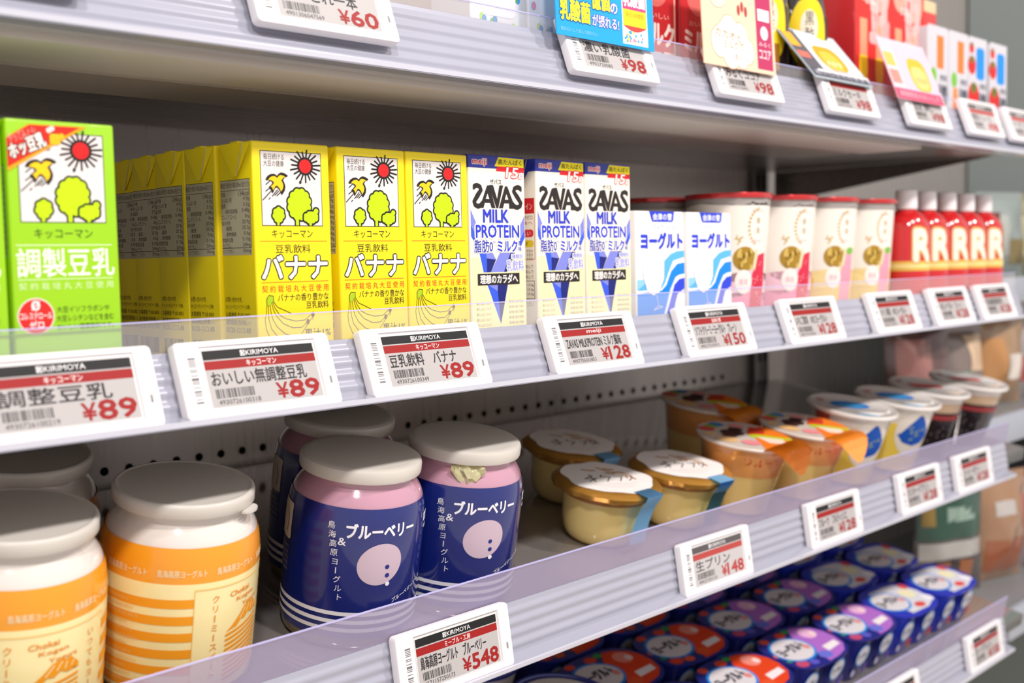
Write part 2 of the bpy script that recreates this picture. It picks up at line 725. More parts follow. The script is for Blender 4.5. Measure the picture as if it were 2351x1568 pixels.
def price_tag(label, shelf_key, x, brand, name, price, code, faded=False, nw=1.0, dz=0.0, group=None):
    global CASE
    t = thing('price_tag', label, 'price tag', group)
    if CASE is None:
        CASE = _case.build('casing', t)
    else:
        c = CASE.copy()
        COL.objects.link(c)
        c.parent = t
    m = MB()
    m.add([(0.0138, 0.0009, -0.0146), (0.0800, 0.0009, -0.0146), (0.0800, 0.0009, 0.0155), (0.0138, 0.0009, 0.0155)], [[0, 1, 2, 3]], mat('d9d5d4', 0.25, coat=0.4, name='screen_sheet'))
    m.art(screen_art(brand, name, price, code, faded, nw=nw), fmap(0.0146, -0.0139, 0.0009))
    m.build('screen', t)
    z, tilt = SHELF[shelf_key]
    y = -0.0009
    M = Matrix.Translation((0, 0, z)) @ Matrix.Rotation(tilt, 4, 'X') @ Matrix.Translation((x, y, 0.0044 + dz)) @ Matrix.Rotation(-R(19.3), 4, 'X')
    t.matrix_world = M
    return t


ES = 'white electronic price tag '
price_tag(ES + 'reading ¥89 under the two green soy milk cartons', 'M', 0.1789, 'キッコーマン', '調整豆乳', '¥89', '4930726100219', nw=0.86)
price_tag(ES + 'reading ¥89, second on the middle rail from the left', 'M', 0.2802, 'キッコーマン', 'おいしい無調整豆乳', '¥89', '4930726100318', nw=0.93)
price_tag(ES + 'reading ¥89 below the front banana soy milk cartons', 'M', 0.3909, 'キッコーマン', '豆乳飲料　バナナ', '¥89', '4930726100349', nw=0.84)
price_tag(ES + 'reading ¥128 under the three protein milk cartons', 'M', 0.5369, 'meiji', 'ZAVAS MILKPROTEIN ミルク風味', '¥128', '4907705033853', nw=0.93)
price_tag(ES + 'reading ¥150 under the two blue and white yogurt cartons', 'M', 0.678, '会津の雪', 'ソフトクリーミーヨーグルト　プレーン', '¥150', '4902175107013', nw=0.9)
price_tag(ES + 'under the pink based yogurt drink cups', 'M', 0.8182, '', 'いちご果実　のむヨーグルト', '¥128', '4902175107020', nw=0.85)
price_tag(ES + 'under the yellow based yogurt drink cups', 'M', 0.9655, '', 'パイン果実　のむヨーグルト', '¥128', '4902175107037', nw=0.85)
price_tag(ES + 'next to last on the middle rail under the red bottles', 'M', 1.0899, '', 'のむヨーグルト　プレーン', '¥128', '4902175107044', nw=0.85)
price_tag(ES + 'last on the middle rail under the red bottles', 'M', 1.2015, '', '乳酸菌飲料', '¥128', '4902175107051', nw=0.75)
price_tag(ES + 'reading ¥548 below the navy blueberry yogurt jars', 'L', 0.4066, 'ミーブル・工房', '鳥海高原ヨーグルト　ブルーベリー', '¥548', '4571157250173', nw=0.88)
price_tag(ES + 'reading ¥148 below the gold rimmed pudding cups', 'L', 0.6749, '', '生プリン', '¥148', '4902720125', True, nw=0.75)
price_tag(ES + 'below the orange fruit jelly cups', 'L', 0.8537, '', 'フルーツ　フルティシエ', '¥128', '4902720132', nw=0.8)
price_tag(ES + 'below the custard cups with blue oval lids', 'L', 1.0194, '', 'カスタードプリン', '¥128', '4902720149', nw=0.75)
price_tag(ES + 'at the far end below the coffee jelly cups', 'L', 1.1458, '', 'コーヒーゼリー', '¥128', '4902720156', nw=0.7)
price_tag(ES + 'on the lowest rail below the blue lidded packs', 'B', 1.1792, '', 'ヨーグルト', '¥158', '4902720163', nw=0.7)
price_tag(ES + 'on the lowest rail, only its top corner in view', 'B', 0.975, '', 'ブルーベリー', '¥158', '4902720170', nw=0.7)
UT = [(0.150, ES + 'on the upper rail, cut off at the top left', '', '野菜', '¥98', '4901306047552', 0.5),
      (0.3261, ES + 'reading ¥60 on the upper rail above the yellow cartons', '', '1日　これ一本', '¥60', '4901306047569', 0.83),
      (0.5580, ES + 'reading ¥98 half covered by the blue card', '', '濃い乳酸菌', '¥98', '4902720085', 0.8),
      (0.7195, ES + 'reading ¥98 half covered by the cream and magenta card', '', 'みるくココア', '¥98', '4902720092', 0.8),
      (0.8800, ES + 'half covered by the leaning grey edged card', '', 'ミルクセーキ', '¥98', '4902720108', 0.8),
      (1.0300, ES + 'half covered by the pink card with a rose strip', '', '豆乳', '¥98', '4902720115', 0.7),
      (1.1630, ES + 'with no card on it below the vegetable juice boxes', '', '野菜ジュース', '¥98', '4902720122', 0.8),
      (1.2720, ES + 'last on the upper rail, cut by the right edge', '', 'トマト', '¥98', '4902720139', 0.6)]
for ux, lab, br, nm, pr, cdx, nw in UT:
    price_tag(lab, 'U', ux, br, nm, pr, cdx, ux > 1.1, nw, dz=0.0055)


# ------------------------------------------------------------------ cards clipped to the upper tags
def card(label, x, u0, u1, v0, v1, lean, art, edge, off=0.0022, flap=None):
    """thin printed card in front of an upper tag; u and v in mm from the tag's left end and centre line"""
    t = thing('promo_card', label, 'card')
    z, _ = SHELF['U']
    W_, H_ = (u1 - u0), (v1 - v0)
    m = MB()
    m.box(0, W_ * .001, 0.0, 0.0007, 0, H_ * .001, mat(edge, 0.4, name='card_stock'))
    m.art(art(W_, H_), fmap(0, 0, 0.0))
    m.build('board', t)
    c = MB()
    c.box(W_ * .0005 - .012, W_ * .0005 + .012, 0.0008, 0.0022, 0.002, 0.012, mat('e9e6ea', 0.25, name='clip_plastic'))
    c.build('clip', t)
    M = Matrix.Translation((x, -0.0009, z + 0.0079)) @ Matrix.Rotation(-R(19.3), 4, 'X') @ Matrix.Translation((u0 * .001, -off - 0.0007, v0 * .001)) @ Matrix.Rotation(-R(lean), 4, 'X')
    t.matrix_world = M
    return t


def card_blue(W_, H_):
    a = Art()
    a.rect(0, 0, W_, H_, '1f9fe0', 0)
    a.rect(W_ * .66, 2, W_ * .93, H_, 'eef2f4', 1)
    a.rect(W_ * .67, 25, W_ * .92, H_, 'e0447e', 2)
    a.rect(W_ * .67, 14, W_ * .92, 25, 'f6d42a', 2)
    a.poly([(W_ * .67, 14.2)] + [(W_ * (.67 + .25 * k / 8), 14 - 3.4 * math.sin(PI * k / 8)) for k in range(9)] + [(W_ * .92, 14.2)], 'e2483e', 2)
    a.text('毎日1000億個', W_ * .70, 20, W_ * .89, 23.4, 'c08a1c', 3)
    a.text('乳酸菌', W_ * .68, 27, W_ * .91, 36.5, 'ffffff', 3, 0.03)
    a.text('濃い', W_ * .72, 38, W_ * .88, 47, 'ffffff', 3, 0.03)
    a.text('乳酸菌', 4, 10, 33, 23, 'f3e52c', 3, 0.03, out='1a5e9c', outw=0.05)
    a.text('億個', 35, 20.5, 53, 33, 'f3e52c', 3, 0.03, out='1a5e9c', outw=0.05)
    a.text('の', 54, 20, 61, 26.5, 'f4f6fb', 3, 0.02, out='5a55c0', outw=0.06)
    a.text('が摂れる!', 35, 9.4, 62, 17, 'f4f6fb', 3, 0.01, out='5a55c0', outw=0.06)
    a.text('100', 26, 37, 64, 52, 'f3c52c', 3, 0.03, out='2a6e3c', outw=0.05)
    a.text('毎日おいしく飲んで続けたい', 4, 3, 40, 5.4, '8fd0f0', 2)
    rnd = random.Random(4)
    for k in range(22):
        a.disc(W_ * (.685 + .22 * rnd.random()), 3.5 + 7 * rnd.random(), 1.0, rnd.choice(['f2d14a', '4fb35a', '3aa0e0', 'f08ab0']), 3, n=10)
    return a


def card_cream(W_, H_):
    a = Art()
    a.rect(0, 0, W_, H_, 'f3cbb0', 0)
    a.rect(W_ * .74, 3, W_ - 3.5, 62, 'b83460', 1)
    a.rect(W_ * .77, 40, W_ - 6, 49, 'f4e6e6', 2)
    a.disc(W_ * .855, 31, 5.4, 'f4d8dc', 2)
    a.text('みるく', W_ * .77, 20.5, W_ - 6, 24, 'f4d8dc', 2)
    a.text('ココア', W_ * .77, 11, W_ - 6, 18, 'f4d8dc', 2, 0.02)
    cl = ((22, 18, 12), (34, 27, 12), (48, 24, 11), (57, 14, 10), (36, 11, 12), (50, 8, 8), (26, 24, 9))
    for cx, cy, r in cl:
        a.disc(cx * W_ / 96, cy, r * W_ / 96, 'e9a888', 1)
    for cx, cy, r in cl:
        a.disc(cx * W_ / 96, cy, (r - .8) * W_ / 96, 'fdf3ea', 2)
    a.text('カカオと', W_ * .17, 22, W_ * .52, 28, 'cf7a4c', 3, 0.015, slope=-.06)
    a.text('ミルクで', W_ * .27, 14, W_ * .55, 20, 'cf7a4c', 3, 0.015)
    a.text('おいしい', W_ * .42, 6.5, W_ * .66, 11, 'cf604c', 3, 0.015)
    for k in range(3):
        a.disc(W_ * (.50 + .05 * k), 44 + 3 * (k % 2), 2.2, 'b04a44', 1, 4)
    a.disc(W_ * .22, 52, 12, 'f0b4a4', 1, 10).disc(W_ * .22, 52, 11.3, 'f6d8c4', 2, 9.3)
    return a


def card_grey(W_, H_):
    a = Art()
    a.rect(0, 0, W_, H_, 'aeb9bf', 0)
    a.rect(2, 2, W_ - 2, H_ - 2, 'c6ced4', 1)
    a.rect(2, 2, W_ - 2, 13, '4c4e5c', 2)
    a.rect(2, 13, W_ * .28, H_ - 2, '55545c', 2)
    a.rect(4, H_ * .62, W_ * .2, H_ - 6, 'f0a628', 3)
    a.rect(4, H_ * .40, W_ * .22, H_ * .52, 'e06a5c', 3)
    a.rect(W_ * .28, 13, W_ - 2, H_ - 2, 'd0d7de', 2)
    a.rrect(W_ * .36, 14, W_ * .80, H_ * .72, 12, 'e89a10', 3)
    a.rrect(W_ * .42, 15, W_ * .72, H_ * .62, 10, 'ecb43c', 4)
    a.text('おいしさそのまま', 8, 5, W_ - 8, 10, 'cfd0d6', 3)
    a.text('バナナ', W_ * .44, H_ * .30, W_ * .70, H_ * .42, 'f4e8d0', 5, 0.02)
    return a


def card_pink(W_, H_):
    a = Art()
    a.rect(0, 0, W_, H_, 'ecc0d0', 0)
    a.rect(0, 0, W_, 11, 'd6506e', 1)
    a.rect(2, 12, W_ * .26, H_ - 12, 'f6c8cc', 1)
    a.rect(3, 16, W_ * .22, 30, 'e8897c', 2)
    a.rect(3, 34, W_ * .22, 48, 'f3b75c', 2)
    a.rect(W_ * .28, 12, W_ - 2, H_ - 4, 'e6bccf', 1)
    a.rrect(W_ * .46, 12, W_ * .86, H_ * .74, 12, 'ecb030', 2)
    a.rrect(W_ * .50, 14, W_ * .82, H_ * .60, 10, 'f0c878', 3)
    a.text('期間限定のおいしさ', 8, 3, W_ - 8, 8.5, 'f2b8c4', 2)
    a.text('豆乳飲料', W_ * .54, H_ * .32, W_ * .80, H_ * .42, 'e8b070', 4, 0.02)
    return a


card('sky blue promo card with yellow lettering over an upper tag', 0.5415, 6, 106, 5, 75, -17, card_blue, '2aa6e6')
card('cream promo card with white cloud and magenta strip over an upper tag', 0.7018, 4, 101, 4, 78, -16, card_cream, 'f3cba6')
card('grey edged promo card leaning far back over an upper tag', 0.8629, 3, 103, 10, 72, 20, card_grey, '9fa9ae', off=0.003)
card('pink promo card with rose bottom strip leaning back over an upper tag', 1.0131, -2, 96, 5, 68, 2, card_pink, 'e7c9d2', off=0.003)


# ================================================================== cartons
def ear_flap(parent, d, h, col, xs=-1, wd=0.0):
    """folded corner of a brick carton: a triangle pressed down on the side panel"""
    m = MB()
    x = wd / 2 * xs
    o = 0.0012 * xs
    yf, yb, tip = -d / 2 + 0.001, d / 2 - 0.002, -d / 2 + 0.0125
    P = [(x + .0002 * xs, yf, h - .001), (x + .0002 * xs, yb, h - .001), (x + .0006 * xs, tip + .004, h - .0175), (x + .0012 * xs, tip, h - .0175)]
    Q = [(x + o * .8, yf + .006, h - .0004), (x + o * .8, yb, h - .0004), (x + o * 1.2, tip + .004, h - .0178), (x + o * 1.7, tip, h - .0178)]
    vs = P + Q
    fs = [[4, 5, 6, 7], [0, 3, 2, 1], [0, 4, 7, 3], [1, 2, 6, 5], [2, 3, 7, 6], [0, 1, 5, 4]]
    bm = bmesh.new()
    bv = [bm.verts.new(p) for p in vs]
    for f in fs:
        bm.faces.new([bv[i] for i in f])
    m.bm(bm, col)
    # pale cut edge of the board
    m.tube([Q[0], (Q[0][0] + o * .4, (Q[0][1] + Q[3][1]) / 2 - .0008, h - .008), Q[3]], 0.00022, mat('b9b09a', 0.6, name='board_edge'), 6)
    return m.build('ear_flap', parent)


def brick(name, label, w, d, h, body, front=None, side=None, bands=None, ear=None, group=None, top=None, seam=True):
    t = thing(name, label, 'carton', group)
    bm = bmesh.new()
    bmesh.ops.create_cube(bm, size=1)
    for v in bm.verts:
        v.co = Vector((v.co.x * w, v.co.y * d, (v.co.z + .5) * h))
    bmesh.ops.bevel(bm, geom=bm.edges[:], offset=0.0011, segments=3, affect='EDGES', profile=.5)
    for zc, _ in (bands or []):
        bmesh.ops.bisect_plane(bm, geom=bm.verts[:] + bm.edges[:] + bm.faces[:], plane_co=(0, 0, zc), plane_no=(0, 0, 1))
    fm = None
    if bands:
        def fm(f):
            z = f.calc_center_median().z
            r = None
            for zc, mm in bands:
                if z > zc:
                    r = mm
            return r
    m = MB()
    m.bm(bm, body, True, fm)
    if front:
        m.art(front, fmap(-w / 2, 0, -d / 2))
    if side:
        m.art(side, lmap(-w / 2, 0, d / 2))
    m.build('body', t)
    if ear:
        ear_flap(t, d, h, ear, -1, w)
        ear_flap(t, d, h, ear, 1, w)
    if seam:
        m = MB()
        m.box(-w / 2 + .001, w / 2 - .001, -0.001, 0.006, h - .0004, h + .0009, ear or body, 0.0003)
        m.build('top_seam', t)
    return t


K = '231f1c'


def sun_picture(bird='f6c81a', tree='bfe00c', red='d42020', x0=4.8, y0=78.3, W_=39.2, H_=39.4, words=True):
    """white window with sun, bird and three round trees, all in mm"""
    a = Art()
    a.rect(x0, y0, x0 + W_, y0 + H_, K, 0)
    a.rect(x0 + .4, y0 + .4, x0 + W_ - .4, y0 + H_ - .4, 'e2dad7', 1)
    if words:
        a.text('毎日続ける', 6.9, 113.0, 19.8, 116.2, K, 2, 0.0)
        a.text('大豆の健康', 6.8, 109.5, 19.6, 112.7, K, 2, 0.0)
    cx, cy = 33.3, 110.4
    for k in range(19):
        an = 2 * PI * k / 19 + .1
        ex = 8.8 if k % 2 else 10
        a.line([(cx + 5.2 * math.cos(an), cy + 5.0 * math.sin(an)), (cx + ex * .98 * math.cos(an), cy + ex * .86 * math.sin(an))], 0.95, K, 3)
    a.disc(cx - 3.4, cy - 8.6, .75, K, 3, 1.1, rot=-.4)
    a.disc(cx, cy, 5.2, K, 3, 4.9)
    a.disc(cx, cy, 3.9, red, 4, 3.75)

    def c(X, Y):      # zoomed picture position to mm
        yt = 215 + .068 * (X - 605)
        xl = 600 + .0365 * (Y - 215)
        return (x0 + W_ * (X - xl) / 877, y0 + H_ - H_ * (Y - yt) / (1312 - yt))
    bd = [(692, 640), (715, 600), (755, 575), (800, 570), (848, 604), (868, 570), (900, 552), (945, 562), (985, 590), (950, 600), (915, 648), (938, 690), (953, 740), (945, 795), (912, 850), (893, 800), (862, 758), (838, 740), (810, 760), (780, 825), (762, 780), (738, 755), (770, 725), (793, 690), (765, 655), (730, 640)]
    cxm = sum(p[0] for p in bd) / len(bd)
    cym = sum(p[1] for p in bd) / len(bd)
    a.poly([c(*p) for p in bd], K, 4)
    a.line([c(*p) for p in bd + bd[:1]], 0.9, K, 4)
    inn = [(cxm + (X - cxm) * .82, cym + (Y - cym) * .80) for X, Y in bd]
    a.poly([c(*p) for p in inn], bird, 5)
    for p, q in (((690, 712), (740, 665)), ((688, 810), (735, 770)), ((650, 935), (755, 815)), ((780, 880), (850, 790)), ((815, 868), (868, 810)), ((845, 875), (890, 830)), ((733, 925), (750, 905))):
        a.line([c(*p), c(*q)], 0.55, K, 3)

    def treeshape(cl, tr, l):
        for X, Y, r in cl:
            a.disc(*c(X, Y), r * .0435 + .95, K, l, n=20)
        a.rect(tr[0] - .85, y0 + .4, tr[1] + .85, tr[2], K, l)
        for X, Y, r in cl:
            a.disc(*c(X, Y), r * .0435, tree, l + 1, n=20)
        a.rect(tr[0], y0 + .4, tr[1], tr[2] + 1, tree, l + 1)
    def crown(X, Y, rx, ry, n, r, ph=0.0):
        return [(X, Y, min(rx, ry) - r * .62), (X, Y - (ry - rx) * .6, min(rx, ry) - r * .7), (X, Y + (ry - rx) * .6, min(rx, ry) - r * .7)] + [
            (X + (rx - r) * math.cos(ph + 2 * PI * k / n), Y + (ry - r) * math.sin(ph + 2 * PI * k / n), r) for k in range(n)]
    treeshape(crown(1165, 1000, 175, 225, 12, 50, .26), (c(1118, 1300)[0], c(1160, 1300)[0], y0 + 5.5), 2)
    treeshape(crown(868, 1150, 88, 108, 7, 36, -1.57), (c(850, 1300)[0], c(882, 1300)[0], y0 + 4), 2)
    treeshape([(1410, 1098, 34), (1340, 1165, 52)] + crown(1335, 1185, 112, 84, 8, 34, .4), (c(1312, 1300)[0], c(1348, 1300)[0], y0 + 3), 4)
    return a


def banana_front():
    a = sun_picture()
    a.text('キッコーマン', 10.7, 72.0, 37, 76.4, K, 1, 0.004)
    a.rect(3.0, 70.1, 46.4, 70.5, 'e88a1c', 1)
    a.text('豆乳飲料', 12.6, 64.0, 35.2, 68.6, K, 1, 0.0)
    a.text('バナナ', 3.9, 50.3, 46, 62.7, 'f1ebe8', 1, 0.03, out=K, outw=0.045)
    a.rect(3.2, 48.4, 46.5, 48.8, 'e88a1c', 1)
    a.text('契 約 栽 培 丸 大 豆 使 用', 3.4, 43.2, 46.4, 47.0, 'd8491c', 1, 0.0)
    a.text('バナナの香り豊かな', 13.1, 38.3, 46.4, 42.3, K, 1, 0.0)
    a.text('豆乳飲料', 31.3, 33.9, 46.2, 37.9, K, 1, 0.0)
    a.text('果汁1%', 29.7, 18.4, 47, 23.0, K, 1)
    # bunch of bananas drawn in line
    a.poly([(6, 37), (6.6, 40.6), (8.6, 41.6), (10.4, 40.4), (10.2, 38), (8.6, 37.4), (7.6, 36)], 'a8c81c', 1)
    a.line([(6, 36), (6, 40), (7.5, 41.8), (10.3, 41.4), (10.2, 39)], .35, K, 2)
    for p in ([(6, 36.5), (5.4, 32), (4.6, 29), (5.2, 24), (7.5, 19), (11, 15.5), (15, 13)],
              [(6.9, 36.5), (6.8, 33), (7, 29), (8.5, 24), (12, 20), (18, 17), (25, 18.2)],
              [(8, 37), (8.4, 33), (9.5, 29), (12, 25), (17, 21), (22, 19.5), (26, 20)],
              [(9, 38), (10, 34), (12, 30.5), (16, 26.5), (22, 24), (28, 24), (32, 27)],
              [(9.6, 38.5), (11, 35), (14, 31), (18, 29), (24, 27.5), (30, 27.8), (34, 30.5)],
              [(10, 39), (12.5, 35.5), (17, 33.6), (22, 31.4), (28, 31.2), (34.6, 31.4), (36, 30), (35, 27.6)],
              [(25.5, 18), (27.5, 20.4), (31, 24.5), (32.6, 26.5)], [(33, 27), (35.5, 29.8)], [(26.5, 17), (27, 15)]):
        a.line(p, .3, K, 2, False)
    for p in ((35.4, 30.6), (32, 26.8), (25.8, 18.8)):
        a.disc(*p, 1.1, '6b4a18', 2, 1.4)
    return a


def nutrition(col='b9b09a', ink_='3a3226'):
    """table on the carton's left panel; u counts from the back edge"""
    a = Art()
    a.rect(0.8, 63.3, 28.6, 103, col, 0)
    a.line([(0.8, 103), (28.6, 103), (28.6, 67.2), (0.8, 67.2)], .3, ink_, 1, False)
    a.line([(0.8, 97.6), (28.6, 97.6)], .25, ink_, 1, False)
    a.text('養成分表示1本(200ml当たり)', 1.0, 98.4, 28, 102, ink_, 1)
    rows = [('熱量', '134kcal'), ('たんぱく質', '4.9g'), ('脂質', '3.5g'), ('-飽和脂肪酸', '0.48g'), ('コレステロール', '0mg'), ('炭水化物', '20.9g'),
            ('-糖質', '20.3g'), ('-食物繊維', '0.6g'), ('食塩相当量', '0.10g'), ('カリウム', '269mg')]
    for i, (n, v) in enumerate(rows):
        z = 94.4 - i * 3.02
        u0 = 4.5 if n[0] == '-' else 1.2
        a.text(n, u0, z, u0 + 2.0 * len(n), z + 2.5, ink_, 1)
        a.text(v, 27.8 - 1.45 * len(v), z, 27.8, z + 2.6, ink_, 1)
    a.text('イソフラボン', 1.2, 64.2, 12, 66.6, ink_, 1)
    a.text('30mg', 20.5, 64.2, 28, 66.6, ink_, 1)
    for i, s in enumerate(('お問い合わせ先', 'キッコーマンソイフーズ(株)', 'お客様係 〒105-0003', '東京都港区西新橋2-1-1', '0120-1212-88')):
        a.text(s, 2, 38.4 - i * 4.1, min(25, 2 + 2.2 * len(s)), 41.2 - i * 4.1, '5a4410', 1)
    a.bars(3, 8, 24, 17, '4a3c1c', 30, 9, 1)
    return a


YEL = mat('f8de06', 0.4, coat=0.15, name='yellow_carton_board')
b1 = brick('soy_milk_carton', 'yellow banana soy milk carton at the front, leftmost of the three front ones', 0.0495, 0.0315, 0.1225, YEL,
           banana_front(), nutrition(), ear=YEL, group='yellow banana soy milk cartons')
HW = 0.0495 / 2
on(b1, 'M', 0.3441 + HW, 0.03 + 0.0158)
for x, lab in ((0.3988, 'yellow banana soy milk carton at the front, middle of the three front ones'),
               (0.4492, 'yellow banana soy milk carton at the front, right beside the protein milk cartons')):
    on(dup(b1, lab), 'M', x + HW, 0.03 + 0.0158)
for i, (x, y, lab) in enumerate(((0.3425, 0.0628, 'second'), (0.3425, 0.0945, 'third'), (0.345, 0.1263, 'fourth'), (0.3485, 0.158, 'fifth'))):
    on(dup(b1, f'yellow banana soy milk carton standing {lab} from the front in the left row'), 'M', x + HW, y + 0.0158)


def green_front():
    a = sun_picture()
    # red corner ribbon over the picture
    a.poly([(0.3, 100.2), (0.3, 114.6), (10.2, 120.8), (36.3, 121.0)], 'e8a01c', 6)
    a.poly([(0.3, 101.8), (0.3, 114.2), (10.4, 120.4), (33.2, 120.6)], 'd02a1c', 7)
    for x in range(36):
        pass
    a.text('やってみよう!', 1.6, 112.0, 13.6, 116.2, 'f0a89c', 8, slope=0.3, skew=-.2)
    a.text('ホッ豆乳', 2.2, 105.2, 17.8, 111.4, 'f6f0e8', 8, 0.03, slope=0.42, skew=-.3, out='2a1410', outw=0.06)
    a.disc(21.5, 115.0, 2.6, K, 8, 2.7)
    a.rrect(19.2, 112.4, 24, 117.2, 1.2, 'f2b81c', 9)
    a.disc(24.6, 116.2, 1.3, 'f2b81c', 9)
    a.disc(19, 118.6, 1.2, 'dcd4d0', 8)
    a.disc(20.4, 119.4, 1.2, 'dcd4d0', 8)
    a.text('キッコーマン', 10.6, 71.4, 37.2, 75.6, '1c2c10', 1, 0.004)
    W_ = 'eef2e2'
    a.rect(2.3, 68.2, 46, 68.7, 'd8ecb0', 1)
    a.text('調製豆乳', 2.3, 54.6, 46.8, 67.0, W_, 1, 0.012)
    a.rect(2.3, 53.3, 46, 53.7, 'd8ecb0', 1)
    a.text('契 約 栽 培 丸 大 豆 使 用', 2.6, 49.0, 46, 52.2, 'd8ecb0', 1)
    a.disc(9.6, 37.5, 8.2, 'f0e0dc', 1, 8.0)
    a.disc(9.6, 37.5, 7.7, 'cf2620', 2, 7.5)
    a.text('0', 7.7, 40.0, 11.4, 44.3, 'f6efec', 3, 0.02)
    a.line([(7.9, 40.4), (11.2, 43.9)], .5, 'f6efec', 3)
    a.text('コレステロール', 2.6, 36.2, 16.6, 39.0, 'f6efec', 3, 0.01)
    a.text('ゼロ', 6.6, 32.2, 12.8, 35.4, 'f6efec', 3, 0.02)
    G = '2c4410'
    a.text('大豆イソフラボンや', 18.9, 38.6, 43.6, 41.4, G, 1)
    a.text('大豆レシチンなどを含む', 18.7, 34.6, 45.6, 37.5, G, 1)
    a.text('おいしい健康飲料です。', 18.9, 30.8, 45.4, 33.6, G, 1)
    a.text('植物性たんぱく飲料', 3, 17, 46, 20.6, 'd8ecb0', 1)
    return a


GRN = mat('96cc08', 0.4, coat=0.15, name='green_carton_board')
g1 = brick('soy_milk_carton', 'green soy milk carton with a red corner ribbon, in full view', 0.0495, 0.0315, 0.1228, GRN, green_front(), nutrition('b8c890', '2c3c10'), ear=GRN, group='green soy milk cartons')
on(g1, 'M', 0.2105 + HW + .0003, 0.0145 + 0.0158)
g2 = dup(g1, 'green soy milk carton cut off by the left edge of the photo')
on(g2, 'M', 0.1592 + HW, 0.0145 + 0.0158)


